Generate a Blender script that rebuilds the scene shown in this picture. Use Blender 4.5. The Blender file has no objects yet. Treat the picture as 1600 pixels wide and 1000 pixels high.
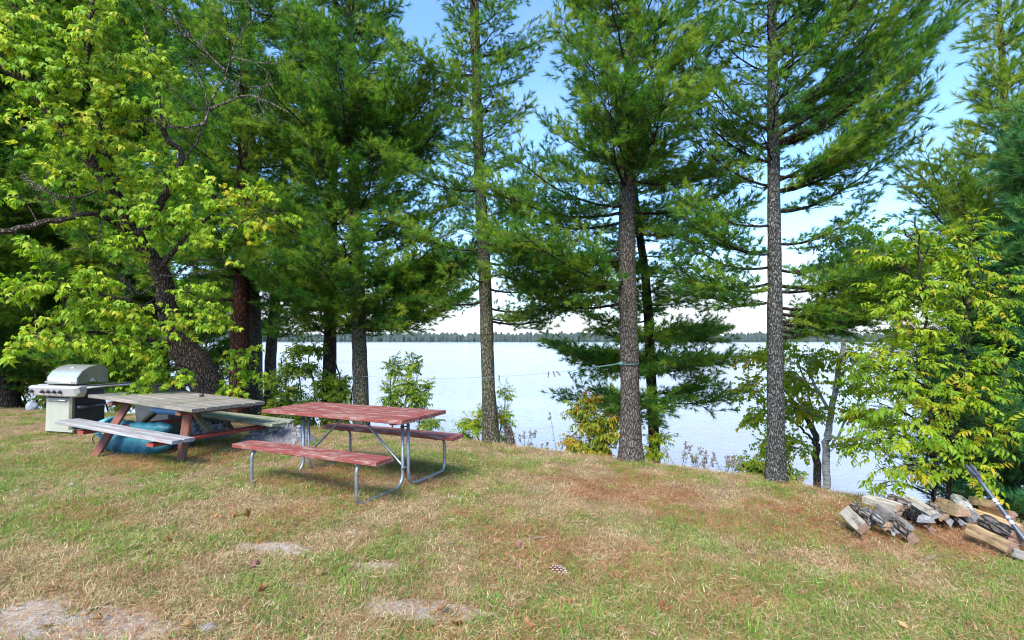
import bpy, bmesh, math, random
import numpy as np
from mathutils import Matrix, Vector
random.seed(7); RNG = np.random.default_rng(11)
S = bpy.context.scene; COL = S.collection
# ------------------------------------------------------------------ camera, sky, sun, exposure
F = 790.0; CAMZ = 1.5; PITCH = math.atan(31 / F)
cd = bpy.data.cameras.new('camera'); cam = bpy.data.objects.new('camera', cd); COL.objects.link(cam)
cam.location = (0, 0, CAMZ); cam.rotation_euler = (math.pi / 2 + PITCH, 0, 0)
cd.sensor_width = 36; cd.lens = 36 * F / 1600; cd.clip_start = .05; cd.clip_end = 9000
S.camera = cam
SUN_EL, SUN_AZ = math.radians(46), math.radians(200)      # azimuth clockwise from +Y: behind the camera, a little left
W = bpy.data.worlds.new('World'); S.world = W; W.use_nodes = True
def world():
    nt = W.node_tree; N = nt.nodes; L = nt.links; N.clear()
    out = N.new('ShaderNodeOutputWorld'); bg = N.new('ShaderNodeBackground'); bg.inputs[1].default_value = .135
    sky = N.new('ShaderNodeTexSky'); sky.sky_type = 'NISHITA'; sky.sun_disc = False
    sky.sun_elevation = SUN_EL; sky.sun_rotation = SUN_AZ; sky.air_density = 1.0; sky.dust_density = .6; sky.ozone_density = 2.0
    tc = N.new('ShaderNodeTexCoord'); sep = N.new('ShaderNodeSeparateXYZ'); L.new(tc.outputs['Generated'], sep.inputs[0])
    mp = N.new('ShaderNodeMapping'); mp.inputs['Scale'].default_value = (1, 1, 3.2); L.new(tc.outputs['Generated'], mp.inputs[0])
    nz = N.new('ShaderNodeTexNoise'); nz.inputs['Scale'].default_value = 2.1; nz.inputs['Detail'].default_value = 7; nz.inputs['Roughness'].default_value = .55
    L.new(mp.outputs[0], nz.inputs['Vector'])
    el = N.new('ShaderNodeMapRange'); el.inputs[1].default_value = .0; el.inputs[2].default_value = .20; el.inputs[3].default_value = .48; el.inputs[4].default_value = -.22
    L.new(sep.outputs[2], el.inputs[0])
    ad = N.new('ShaderNodeMath'); ad.operation = 'ADD'; L.new(nz.outputs[0], ad.inputs[0]); L.new(el.outputs[0], ad.inputs[1])
    rp = N.new('ShaderNodeMapRange'); rp.interpolation_type = 'SMOOTHSTEP'; rp.inputs[1].default_value = .28; rp.inputs[2].default_value = .98
    L.new(ad.outputs[0], rp.inputs[0])
    sat = N.new('ShaderNodeMix'); sat.data_type = 'RGBA'; sat.blend_type = 'MULTIPLY'; sat.inputs[0].default_value = 1
    sat.inputs[7].default_value = (.84, 1.04, 1.26, 1); L.new(sky.outputs[0], sat.inputs[6])
    mx = N.new('ShaderNodeMix'); mx.data_type = 'RGBA'; mx.inputs[7].default_value = (3.4, 3.45, 3.7, 1)
    L.new(rp.outputs[0], mx.inputs[0]); L.new(sat.outputs[2], mx.inputs[6]); L.new(mx.outputs[2], bg.inputs[0]); L.new(bg.outputs[0], out.inputs[0])
world()
sd = bpy.data.lights.new('sun', 'SUN'); sd.energy = 2.9; sd.angle = math.radians(26); sd.color = (1, .93, .80)
sun = bpy.data.objects.new('sun', sd); COL.objects.link(sun)
sdir = Vector((math.sin(SUN_AZ) * math.cos(SUN_EL), math.cos(SUN_AZ) * math.cos(SUN_EL), math.sin(SUN_EL)))
sun.rotation_euler = sdir.to_track_quat('Z', 'Y').to_euler(); sun.location = sdir * 60
S.view_settings.view_transform = 'Standard'; S.view_settings.look = 'None'; S.view_settings.exposure = 1.45
S.view_settings.gamma = 1; S.view_settings.use_curve_mapping = False
S.render.engine = 'CYCLES'; S.cycles.max_bounces = 8; S.cycles.transparent_max_bounces = 4; S.cycles.use_denoising = True; S.cycles.pixel_filter_type = 'BLACKMAN_HARRIS'; S.cycles.filter_width = 1.15

# ------------------------------------------------------------------ geometry helpers
def ray(px, py):
    u, v = (px - 800) / F, (500 - py) / F
    c, s = math.cos(PITCH), math.sin(PITCH)
    return np.array([u, c - v * s, s + v * c])
def at(px, py, Y):                              # the world point seen at a pixel of the photograph, Y metres away
    d = ray(px, py); d = d * (Y / d[1]); return np.array([d[0], d[1], d[2] + CAMZ])
def lerp(a, b, t): return a + (b - a) * t
def hsh(ix, iy, s):
    n = (ix.astype(np.int64) * 374761393 + iy.astype(np.int64) * 668265263 + s * 1274126177) & 0xffffffff
    n = ((n ^ (n >> 13)) * 1274126177) & 0xffffffff
    return ((n ^ (n >> 16)) & 0xffff) / 65535.0
def vn(x, y, s=0):
    x = np.asarray(x, float); y = np.asarray(y, float)
    ix, iy = np.floor(x), np.floor(y); fx, fy = x - ix, y - iy; fx = fx * fx * (3 - 2 * fx); fy = fy * fy * (3 - 2 * fy)
    a, b, c, d = hsh(ix, iy, s), hsh(ix + 1, iy, s), hsh(ix, iy + 1, s), hsh(ix + 1, iy + 1, s)
    return lerp(lerp(a, b, fx), lerp(c, d, fx), fy)
def fbm(x, y, s=0, o=4):
    r = 0; a = .5; t = 0
    for i in range(o): r = r + a * vn(x * 2 ** i, y * 2 ** i, s + i * 17); t += a; a *= .5
    return r / t

class MB:
    def __init__(s): s.v = []; s.f = []; s.m = []; s.n = 0
    def add(s, v, f, m=0):
        s.v.append(np.asarray(v, float)); o = s.n; s.f += [tuple(i + o for i in q) for q in f]; s.m += [m] * len(f); s.n += len(v)
    def box(s, c, size, R=None, bev=.0, m=0):
        h = np.array(size) / 2; b = min(bev, h.min() * .9)
        if b <= 0:
            v = np.array([(x, y, z) for x in (-1, 1) for y in (-1, 1) for z in (-1, 1)]) * h
            f = [(0, 1, 3, 2), (4, 6, 7, 5), (0, 4, 5, 1), (2, 3, 7, 6), (0, 2, 6, 4), (1, 5, 7, 3)]
        else:
            v = []; idx = {}
            for x in (-1, 1):
                for y in (-1, 1):
                    for z in (-1, 1):
                        for a in range(3):
                            p = [x * h[0], y * h[1], z * h[2]]
                            for k in range(3):
                                if k != a: p[k] -= (x, y, z)[k] * b
                            idx[(x, y, z, a)] = len(v); v.append(p)
            v = np.array(v); f = []
            def sg(a, sa, o1, o2, a1, a2):
                t = [0, 0, 0]; t[a] = sa; t[a1] = o1; t[a2] = o2; return tuple(t)
            for a in range(3):
                a1, a2 = (a + 1) % 3, (a + 2) % 3
                for sa in (-1, 1):
                    q = [idx[sg(a, sa, o1, o2, a1, a2) + (a,)] for o1, o2 in ((-1, -1), (1, -1), (1, 1), (-1, 1))]
                    f.append(tuple(q if sa > 0 else q[::-1]))
                for o1 in (-1, 1):
                    for o2 in (-1, 1):
                        A = [sg(a, sa, o1, o2, a1, a2) for sa in (-1, 1)]
                        q = [idx[A[0] + (a1,)], idx[A[1] + (a1,)], idx[A[1] + (a2,)], idx[A[0] + (a2,)]]
                        f.append(tuple(q if o1 * o2 < 0 else q[::-1]))
            for x in (-1, 1):
                for y in (-1, 1):
                    for z in (-1, 1):
                        q = [idx[(x, y, z, a)] for a in range(3)]
                        f.append(tuple(q if x * y * z > 0 else q[::-1]))
        if R is not None: v = v @ np.asarray(R).T
        s.add(v + np.asarray(c, float), f, m); return s
    def tube(s, pts, rad, k=6, m=0, jit=0, caps=True, flat=None):
        P = np.asarray(pts, float); n = len(P); r = np.broadcast_to(np.asarray(rad, float), (n,))
        T = np.gradient(P, axis=0); T /= (np.linalg.norm(T, axis=1, keepdims=True) + 1e-9)
        up = np.array([0, 0, 1.]) if abs(T[0, 2]) < .9 else np.array([0, 1., 0])
        a = np.linspace(0, 2 * math.pi, k, endpoint=False); ca, sa = np.cos(a)[:, None], np.sin(a)[:, None]
        out = []; U = np.cross(T[0], up); U /= np.linalg.norm(U)
        for i in range(n):
            U = U - T[i] * (U @ T[i]); U /= (np.linalg.norm(U) + 1e-9); V = np.cross(T[i], U)
            rr = r[i] * (1 + (RNG.uniform(-jit, jit, (k, 1)) if jit else 0))
            out.append(P[i] + rr * (ca * U + sa * V * (flat or 1)))
        v = np.concatenate(out); f = []
        for i in range(n - 1):
            for j in range(k):
                j2 = (j + 1) % k; f.append((i * k + j, i * k + j2, (i + 1) * k + j2, (i + 1) * k + j))
        if caps: f.append(tuple(range(k))[::-1]); f.append(tuple((n - 1) * k + j for j in range(k)))
        s.add(v, f, m); return s
    def lathe(s, prof, k=16, c=(0, 0, 0), R=None, m=0):
        v = []; f = []
        for r, z in prof:
            for j in range(k): t = 2 * math.pi * j / k; v.append((r * math.cos(t), r * math.sin(t), z))
        for i in range(len(prof) - 1):
            for j in range(k): j2 = (j + 1) % k; f.append((i * k + j, i * k + j2, (i + 1) * k + j2, (i + 1) * k + j))
        f.append(tuple(range(k))[::-1]); f.append(tuple((len(prof) - 1) * k + j for j in range(k)))
        v = np.array(v)
        if R is not None: v = v @ np.asarray(R).T
        s.add(v + np.asarray(c, float), f, m); return s
    def mesh(s, name, mats, smooth=False):
        me = bpy.data.meshes.new(name); me.from_pydata(np.concatenate(s.v).tolist(), [], s.f)
        for m in (mats if isinstance(mats, (list, tuple)) else [mats]): me.materials.append(m)
        if any(s.m): me.polygons.foreach_set('material_index', s.m)
        if smooth: me.polygons.foreach_set('use_smooth', [True] * len(s.f))
        me.update(); return me
    def build(s, name, mats, parent=None, smooth=False, local=None):
        return link(name, s.mesh(name, mats, smooth), parent)
def link(name, me, parent=None, loc=None):
    o = bpy.data.objects.new(name, me); COL.objects.link(o)
    if parent is not None: o.parent = parent
    if loc is not None: o.location = loc
    return o
def tag(o, label=None, cat=None, group=None, kind=None):
    if label: o['label'] = label
    if cat: o['category'] = cat
    if group: o['group'] = group
    if kind: o['kind'] = kind
    return o
def empty(name, loc, label, cat, group=None, M=None):
    o = bpy.data.objects.new(name, None); COL.objects.link(o); o.empty_display_size = .1
    if M is not None: o.matrix_basis = M
    else: o.location = loc
    return tag(o, label, cat, group)
def Rz(a): c, s = math.cos(a), math.sin(a); return np.array([[c, -s, 0], [s, c, 0], [0, 0, 1.]])
def Rx(a): c, s = math.cos(a), math.sin(a); return np.array([[1., 0, 0], [0, c, -s], [0, s, c]])
def Ry(a): c, s = math.cos(a), math.sin(a); return np.array([[c, 0, s], [0, 1., 0], [-s, 0, c]])
def frame(x):                                   # rotation whose X axis points along x, Z as near up as can be
    x = np.asarray(x, float); x = x / np.linalg.norm(x); z = np.array([0, 0, 1.]) if abs(x[2]) < .95 else np.array([0, 1., 0])
    y = np.cross(z, x); y /= np.linalg.norm(y); z = np.cross(x, y); return np.stack([x, y, z], 1)
def smoothpath(P, n):
    P = np.asarray(P, float); k = len(P)
    if k < 3: return np.array([lerp(P[0], P[-1], t) for t in np.linspace(0, 1, n)])
    Q = np.vstack([2 * P[0] - P[1], P, 2 * P[-1] - P[-2]]); out = []
    for t in np.linspace(0, k - 1, n):
        i = min(int(t), k - 2); u = t - i; a, b, c, d = Q[i:i + 4]
        out.append(.5 * (2 * b + (c - a) * u + (2 * a - 5 * b + 4 * c - d) * u * u + (3 * b - a - 3 * c + d) * u ** 3))
    return np.array(out)

# ------------------------------------------------------------------ materials
def mat(name): m = bpy.data.materials.new(name); m.use_nodes = True; nt = m.node_tree; return m, nt, nt.nodes, nt.links, nt.nodes['Principled BSDF']
def ramp(N, stops, interp='LINEAR'):
    r = N.new('ShaderNodeValToRGB'); e = r.color_ramp.elements; r.color_ramp.interpolation = interp
    while len(e) < len(stops): e.new(.5)
    for i, (p, c) in enumerate(stops): e[i].position = p; e[i].color = tuple(c) + (1,) if len(c) == 3 else c
    return r
def coords(N, L, kind='Object', scale=(1, 1, 1)):
    t = N.new('ShaderNodeTexCoord'); m = N.new('ShaderNodeMapping'); m.inputs['Scale'].default_value = scale; L.new(t.outputs[kind], m.inputs[0]); return m.outputs[0]
def noise(N, L, v, sc, det=4, ro=.5):
    n = N.new('ShaderNodeTexNoise'); n.inputs['Scale'].default_value = sc; n.inputs['Detail'].default_value = det; n.inputs['Roughness'].default_value = ro
    if v is not None: L.new(v, n.inputs['Vector'])
    return n.outputs[0]
def mixc(N, L, f, a, b, blend='MIX'):
    m = N.new('ShaderNodeMix'); m.data_type = 'RGBA'; m.blend_type = blend
    for i, x in ((0, f), (6, a), (7, b)):
        if hasattr(x, 'links'): L.new(x, m.inputs[i])
        else: m.inputs[i].default_value = x if i == 0 else tuple(x) + (1,)
    return m.outputs[2]
def rng(N, L, x, a, b, c=0, d=1):
    m = N.new('ShaderNodeMapRange'); L.new(x, m.inputs[0]); m.inputs[1].default_value = a; m.inputs[2].default_value = b; m.inputs[3].default_value = c; m.inputs[4].default_value = d; return m.outputs[0]
def bump(N, L, h, bs, st=.5, dist=.01):
    b = N.new('ShaderNodeBump'); b.inputs['Strength'].default_value = st; b.inputs['Distance'].default_value = dist; L.new(h, b.inputs['Height']); L.new(b.outputs[0], bs.inputs['Normal'])
def plain(name, c, rough=.6, metal=0, var=.25, sc=14, bmp=.2, spec=.5):
    m, nt, N, L, B = mat(name); v = coords(N, L); n = noise(N, L, v, sc, 5, .6)
    a = [x * (1 - var) for x in c]; b = [min(1, x * (1 + var)) for x in c]
    r = ramp(N, [(.3, a), (.7, b)]); L.new(n, r.inputs[0]); L.new(r.outputs[0], B.inputs['Base Color'])
    B.inputs['Roughness'].default_value = rough; B.inputs['Metallic'].default_value = metal; B.inputs['Specular IOR Level'].default_value = spec
    if bmp: bump(N, L, noise(N, L, v, sc * 6, 3), B, bmp, .004)
    return m
def leafmat(name, stops, trans=.35, rough=.5, nsc=1.2, nw=.5):
    m, nt, N, L, B = mat(name)
    oi = N.new('ShaderNodeObjectInfo'); g = N.new('ShaderNodeNewGeometry'); n = noise(N, L, g.outputs['Position'], nsc, 2)
    mm = N.new('ShaderNodeMath'); mm.operation = 'MULTIPLY_ADD'; L.new(rng(N, L, n, .3, .7, -nw / 2, nw / 2), mm.inputs[0]); mm.inputs[1].default_value = 1; L.new(oi.outputs['Random'], mm.inputs[2])
    r = ramp(N, stops); L.new(mm.outputs[0], r.inputs[0]); L.new(r.outputs[0], B.inputs['Base Color'])
    B.inputs['Roughness'].default_value = rough; B.inputs['Specular IOR Level'].default_value = .35
    tr = N.new('ShaderNodeBsdfTranslucent'); br = mixc(N, L, .5, r.outputs[0], (.6, .7, .12), 'SOFT_LIGHT'); L.new(br, tr.inputs[0])
    mx = N.new('ShaderNodeMixShader'); mx.inputs[0].default_value = trans; L.new(B.outputs[0], mx.inputs[1]); L.new(tr.outputs[0], mx.inputs[2])
    L.new(mx.outputs[0], nt.nodes['Material Output'].inputs[0]); return m
def bark(name, dark, light, lichen=None, lam=.0, sc=1.0, blotch=(.55, .62), ax='z'):
    m, nt, N, L, B = mat(name); v = coords(N, L, 'Object', (22 * sc, 22 * sc, 6.5 * sc) if ax == 'z' else (5 * sc, 20 * sc, 20 * sc)); n = noise(N, L, v, 1.4, 6, .65)
    vo = N.new('ShaderNodeTexVoronoi'); vo.feature = 'DISTANCE_TO_EDGE'; vo.inputs['Scale'].default_value = 1.1; L.new(v, vo.inputs['Vector'])
    cr = rng(N, L, vo.outputs[0], 0, .22)
    r = ramp(N, [(.25, dark), (.75, light)]); L.new(n, r.inputs[0]); c = mixc(N, L, cr, [x * .35 for x in dark], r.outputs[0])
    if lichen:
        w = noise(N, L, coords(N, L, 'Object', (1, 1, .9)), 34, 5, .7); k = rng(N, L, w, blotch[0], blotch[1], 0, lam); c = mixc(N, L, k, c, lichen)
    L.new(c, B.inputs['Base Color']); B.inputs['Roughness'].default_value = .95; B.inputs['Specular IOR Level'].default_value = .15
    ad = N.new('ShaderNodeMath'); ad.operation = 'ADD'; L.new(n, ad.inputs[0]); L.new(cr, ad.inputs[1]); bump(N, L, ad.outputs[0], B, .9, .02); return m
def wood(name, c1, c2, paint=None, pw=.5, rough=.75, gs=1.0, dirt=None):
    m, nt, N, L, B = mat(name); oi = N.new('ShaderNodeObjectInfo')
    t = N.new('ShaderNodeTexCoord'); va = N.new('ShaderNodeVectorMath'); va.operation = 'MULTIPLY_ADD'
    L.new(t.outputs['Object'], va.inputs[0]); va.inputs[1].default_value = (2.2 * gs, 46 * gs, 46 * gs); L.new(oi.outputs['Random'], va.inputs[2])
    g = noise(N, L, va.outputs[0], 1, 6, .62); r = ramp(N, [(.3, c1), (.7, c2)]); L.new(g, r.inputs[0]); c = r.outputs[0]
    if paint:
        v2 = N.new('ShaderNodeVectorMath'); v2.operation = 'MULTIPLY_ADD'; L.new(t.outputs['Object'], v2.inputs[0]); v2.inputs[1].default_value = (3.5, 13, 13); L.new(oi.outputs['Random'], v2.inputs[2])
        w = noise(N, L, v2.outputs[0], 1.6, 7, .68); k = rng(N, L, w, pw - .06, pw + .07); pc = mixc(N, L, g, [x * .8 for x in paint], [min(1, x * 1.2) for x in paint]); c = mixc(N, L, k, pc, c)
    if dirt:
        w = noise(N, L, coords(N, L), 3.5, 6, .7); c = mixc(N, L, rng(N, L, w, .5, .66, 0, .8), c, dirt)
    L.new(c, B.inputs['Base Color']); B.inputs['Roughness'].default_value = rough; B.inputs['Specular IOR Level'].default_value = .3
    bump(N, L, g, B, .6, .004); return m

M_pine = leafmat('pine_needles', [(0, (.05, .16, .028)), (.35, (.09, .23, .03)), (.7, (.18, .33, .032)), (1, (.32, .42, .045))], .56, .45, .9, .6)
M_pineb = leafmat('blue_pine_needles', [(0, (.04, .16, .07)), (.5, (.07, .23, .08)), (1, (.15, .30, .06))], .40, .45)
M_piney = leafmat('young_pine_needles', [(0, (.15, .29, .04)), (.5, (.26, .40, .05)), (1, (.42, .48, .07))], .52, .45)
M_twig = plain('pine_twig', (.07, .05, .035), .9)
M_elder = leafmat('elder_leaves', [(0, (.17, .34, .015)), (.5, (.29, .45, .02)), (.9, (.42, .52, .03)), (1.0, (.5, .47, .03))], .45, .5)
M_ash = leafmat('sapling_leaves', [(0, (.16, .31, .018)), (.5, (.28, .42, .02)), (.92, (.42, .47, .025)), (1, (.52, .42, .025))], .56, .5)
M_birch = leafmat('birch_leaves', [(0, (.20, .34, .02)), (.55, (.34, .46, .03)), (.9, (.48, .48, .03)), (1, (.6, .40, .02))], .62, .5)
M_shrub = leafmat('shrub_leaves', [(0, (.11, .22, .025)), (.6, (.21, .32, .03)), (1, (.38, .42, .04))], .55, .55)
M_gold = leafmat('autumn_leaves', [(0, (.12, .20, .02)), (.4, (.25, .29, .02)), (.75, (.45, .34, .02)), (1, (.42, .12, .03))], .42, .5)
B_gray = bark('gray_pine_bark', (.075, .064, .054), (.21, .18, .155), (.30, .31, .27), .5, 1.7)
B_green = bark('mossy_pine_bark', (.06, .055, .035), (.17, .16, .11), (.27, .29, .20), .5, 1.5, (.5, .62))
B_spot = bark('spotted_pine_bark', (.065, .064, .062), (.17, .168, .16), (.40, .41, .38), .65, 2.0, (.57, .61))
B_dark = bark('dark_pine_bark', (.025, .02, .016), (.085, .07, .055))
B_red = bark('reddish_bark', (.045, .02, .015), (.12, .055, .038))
B_elder = bark('elder_bark', (.06, .045, .035), (.21, .165, .13), None, 0, 1.3)
B_twig = bark('bare_twig_bark', (.11, .095, .08), (.27, .24, .21))
def birchbark():
    m, nt, N, L, B = mat('white_birch_bark'); v = coords(N, L, 'Object', (5, 5, 30)); n = noise(N, L, v, 1.6, 4, .6)
    r = ramp(N, [(.36, (.04, .035, .03)), (.46, (.42, .41, .38)), (.8, (.62, .60, .56))]); L.new(n, r.inputs[0]); L.new(r.outputs[0], B.inputs['Base Color']); B.inputs['Roughness'].default_value = .7
    bump(N, L, n, B, .4, .01); return m
B_birch = birchbark()

# ------------------------------------------------------------------ ground
ANCH = [(800, 1000, 2.55), (200, 1000, 2.55), (-300, 1000, 2.55), (1600, 1000, 2.68), (637, 760, 5.2), (550, 797, 4.46), (376, 762, 5.12), (706, 735, 5.84), (150, 711, 6.6), (283, 727, 6.05), (395, 700, 7.1),
        (112, 680, 8.2), (60, 641, 11.5), (-150, 640, 12), (400, 668, 9.8), (768, 700, 8.6), (985, 720, 7.55), (1213, 760, 6.6), (1300, 775, 6.05), (1430, 812, 5.1), (1560, 838, 4.5), (1400, 880, 3.95),
        (1100, 850, 4.3), (900, 780, 5.5), (600, 690, 7.6)]
AP = np.array([at(*a) for a in ANCH] + [(x, y, 0.) for x in (-12, -6, 0, 5) for y in (-6, 0)] + [(9, 1, -.1), (-14, 5, .05), (-14, 8, 0)])
CREST = np.array([(-400, 80), (-40, 15.5), (-15, 12.4), (-11, 11.8), (-5.2, 10.0), (-.4, 8.65), (1.75, 7.65), (3.45, 6.7), (3.95, 6.0), (4.5, 5.25), (5.4, 4.4), (9, 2), (20, -3), (400, -80)], float)
def lawn(x, y):
    num = 0; den = 0
    for ax, ay, az in AP:
        w = np.exp(-((x - ax) ** 2 + (y - ay) ** 2) / (2 * 1.25 ** 2)) + 1e-5 / (1 + ((x - ax) ** 2 + (y - ay) ** 2)); num = num + w * az; den = den + w
    return num / den
def crestd(x, y):
    best = np.full(np.shape(x), 1e9)
    for (x0, y0), (x1, y1) in zip(CREST[:-1], CREST[1:]):
        dx, dy = x1 - x0, y1 - y0; t = np.clip(((x - x0) * dx + (y - y0) * dy) / (dx * dx + dy * dy), 0, 1)
        best = np.minimum(best, np.hypot(x - x0 - t * dx, y - y0 - t * dy))
    return np.where(y > np.interp(x, CREST[:, 0], CREST[:, 1]), best, -best)
WATER = -3.5
def gz(x, y):
    x = np.asarray(x, float); y = np.asarray(y, float)
    z = lawn(x, y) + (fbm(x * 1.3, y * 1.3, 3) - .5) * .05 + (fbm(x * 7, y * 7, 9, 3) - .5) * .022
    d = crestd(x, y); t = d + .12
    z = z - np.where(t > 0, .66 * (np.sqrt(t * t + .35 ** 2) - .35), 0) + np.clip(d, 0, 3) * (fbm(x * .8, y * .8, 5) - .5) * .3
    z = np.maximum(z, -7.)
    far = np.clip((y - 1230) / 300, 0, 1); return z + far * (6 + 3 * fbm(x * .004, y * .004, 8))
def onground(px, py, Y0=6.):                    # where the line of sight through a pixel meets the ground
    d = ray(px, py); t = np.linspace(1.5, 16, 1500); P = np.array([0, 0, CAMZ])[None] + t[:, None] * d[None] / d[1]
    h = P[:, 2] - gz(P[:, 0], P[:, 1]); i = int(np.argmax(h < 0)) if (h < 0).any() else int(np.argmin(h)); p = P[i]; return np.array([p[0], p[1], float(gz(p[0], p[1]))])
def patches(x, y):
    def el(px, py, rx, ry):
        c = onground(px, py); return np.exp(-(((x - c[0]) / rx) ** 2 + ((y - c[1]) / ry) ** 2))
    w = fbm(x * 2.6, y * 2.6, 21); w2 = fbm(x * 5, y * 5, 31); w3 = fbm(x * 1.1, y * 1.1, 41)
    sand = el(50, 985, .4, .13) * 1.1 + el(210, 990, .3, .12) * 1.1 + el(620, 955, .34, .17) * .9 + el(440, 857, .3, .1) * .8 + el(330, 900, .4, .1) * .35 + el(480, 915, .12, .07) * .8 + el(560, 885, .25, .08) * .5 + el(130, 950, .4, .1) * .5 + el(560, 832, .15, .07) * .5
    sand = np.clip((sand - .2 + (w2 - .5) * 1.2) * 2.4, 0, 1)
    need = el(1000, 770, 1.1, .7) * .7 + el(860, 850, .8, .35) * .3 + el(1450, 840, 1.0, .5) * .9 + el(560, 740, .9, .7) * .7 + el(250, 720, 1.0, .8) * .6 + el(440, 800, 1.0, .4) * .4 + el(1250, 800, .6, .5) * .4 - el(150, 980, 1.0, .35) * .8 + el(900, 900, 1, .3) * .3
    need = np.clip((need * .9 + w3 * .55 + w * .95 - .86) * 3.0, 0, 1)
    green = el(1500, 990, 1.2, .45) * .9 + el(1150, 960, .9, .5) * .6 + el(80, 740, 1.6, .9) * .55 + el(680, 720, .9, .6) * .7 + el(1550, 900, .6, .3) * .5 + el(400, 745, .5, .4) * .3 + el(760, 1000, .8, .2) * .3
    green = np.clip((green * .8 + w * 1.5 - .68) * 3.0 + .12, 0, 1)
    return sand, need * (1 - sand * .6), green * (1 - sand * .8)
def ground():
    def ax(fine0, fine1, st, ext):
        a = list(np.arange(fine0, fine1 + 1e-6, st)); s = st; hi = fine1; lo = fine0; up = []; dn = []
        while hi < ext: s *= 1.22; hi += s; up.append(hi)
        s = st
        while lo > -ext: s *= 1.22; lo -= s; dn.append(lo)
        return np.array(dn[::-1] + a + up)
    X = ax(-13, 6.4, .065, 3000); Y = ax(1.6, 13, .065, 3000)
    gx, gy = np.meshgrid(X, Y); z = gz(gx, gy); nx, ny = len(X), len(Y)
    v = np.stack([gx, gy, z], -1).reshape(-1, 3); i = (np.arange(ny - 1)[:, None] * nx + np.arange(nx - 1)[None]).ravel()
    f = np.stack([i, i + 1, i + nx + 1, i + nx], 1)
    me = bpy.data.meshes.new('ground'); me.vertices.add(len(v)); me.vertices.foreach_set('co', v.ravel()); me.loops.add(f.size); me.loops.foreach_set('vertex_index', f.ravel())
    me.polygons.add(len(f)); me.polygons.foreach_set('loop_start', np.arange(0, f.size, 4)); me.polygons.foreach_set('use_smooth', np.ones(len(f), bool)); me.update(calc_edges=True)
    s, n, g = patches(gx.ravel(), gy.ravel()); at_ = me.color_attributes.new('cover', 'FLOAT_COLOR', 'POINT'); at_.data.foreach_set('color', np.stack([s, n, g, np.ones_like(s)], 1).ravel())
    m, nt, N, L, B = mat('lawn_soil'); a = N.new('ShaderNodeAttribute'); a.attribute_name = 'cover'; sp = N.new('ShaderNodeSeparateColor'); L.new(a.outputs[0], sp.inputs[0])
    gp = N.new('ShaderNodeNewGeometry').outputs['Position']; n1 = noise(N, L, gp, 34, 6, .7); n2 = noise(N, L, gp, 9, 5, .6); n3 = noise(N, L, gp, 150, 3, .6)
    th = ramp(N, [(.2, (.11, .07, .045)), (.5, (.25, .17, .11)), (.8, (.40, .30, .20))]); L.new(n1, th.inputs[0])
    gr = ramp(N, [(.25, (.06, .075, .018)), (.7, (.16, .18, .04))]); L.new(n1, gr.inputs[0])
    ne = ramp(N, [(.25, (.09, .035, .018)), (.55, (.23, .10, .05)), (.8, (.36, .20, .11))]); L.new(n1, ne.inputs[0])
    sa = ramp(N, [(.2, (.30, .28, .25)), (.6, (.56, .54, .50)), (.85, (.74, .72, .69))]); L.new(n1, sa.inputs[0])
    def sharp(x, lo=.35, hi=.62):
        ad = N.new('ShaderNodeMath'); ad.operation = 'MULTIPLY_ADD'; L.new(n2, ad.inputs[0]); ad.inputs[1].default_value = .7; L.new(x, ad.inputs[2]); return rng(N, L, ad.outputs[0], lo + .35, hi + .35)
    c = mixc(N, L, sharp(sp.outputs[2], .3, .9), th.outputs[0], gr.outputs[0]); c = mixc(N, L, sharp(sp.outputs[1]), c, ne.outputs[0]); c = mixc(N, L, sharp(sp.outputs[0]), c, sa.outputs[0])
    L.new(c, B.inputs['Base Color']); B.inputs['Roughness'].default_value = 1; B.inputs['Specular IOR Level'].default_value = .1
    ad = N.new('ShaderNodeMath'); ad.operation = 'ADD'; L.new(n1, ad.inputs[0]); L.new(n3, ad.inputs[1]); bump(N, L, ad.outputs[0], B, .8, .02)
    me.materials.append(m); tag(link('ground', me), 'patchy lawn of dry grass, pine needles and sand sloping to the lake', kind='structure')
ground()
def lake():
    m, nt, N, L, B = mat('lake_water'); B.inputs['Base Color'].default_value = (.27, .265, .29, 1); B.inputs['Roughness'].default_value = .12; B.inputs['IOR'].default_value = 1.33; B.inputs['Specular IOR Level'].default_value = .8  # pale base colour stands in for part of the bright sky reflection
    gp = N.new('ShaderNodeNewGeometry').outputs['Position']; mp = N.new('ShaderNodeMapping'); mp.inputs['Scale'].default_value = (.45, 1.5, 1); mp.inputs['Rotation'].default_value = (0, 0, .12); L.new(gp, mp.inputs[0])
    n = noise(N, L, mp.outputs[0], 1.6, 4, .55); m2 = N.new('ShaderNodeMapping'); m2.inputs['Scale'].default_value = (.05, .2, 1); L.new(gp, m2.inputs[0]); n2 = noise(N, L, m2.outputs[0], 1, 3, .6)
    ad = N.new('ShaderNodeMath'); ad.operation = 'MULTIPLY_ADD'; L.new(n2, ad.inputs[0]); ad.inputs[1].default_value = 1.2; L.new(n, ad.inputs[2]); bump(N, L, ad.outputs[0], B, .55, .16)
    m3 = N.new('ShaderNodeMapping'); m3.inputs['Scale'].default_value = (.006, .03, 1); L.new(gp, m3.inputs[0]); n3 = noise(N, L, m3.outputs[0], 1.5, 5, .6); L.new(rng(N, L, n3, .35, .65, .03, .22), B.inputs['Roughness'])
    bb = [x for x in N if x.bl_idname == 'ShaderNodeBump'][0]; L.new(rng(N, L, n3, .35, .65, .3, .8), bb.inputs['Strength'])
    b = MB(); b.add([(-6000, 3, WATER), (6000, 3, WATER), (6000, 1500, WATER), (-6000, 1500, WATER)], [(0, 1, 2, 3)]); tag(b.build('lake_water', m), 'pale rippled lake water', kind='structure')
lake()
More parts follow.
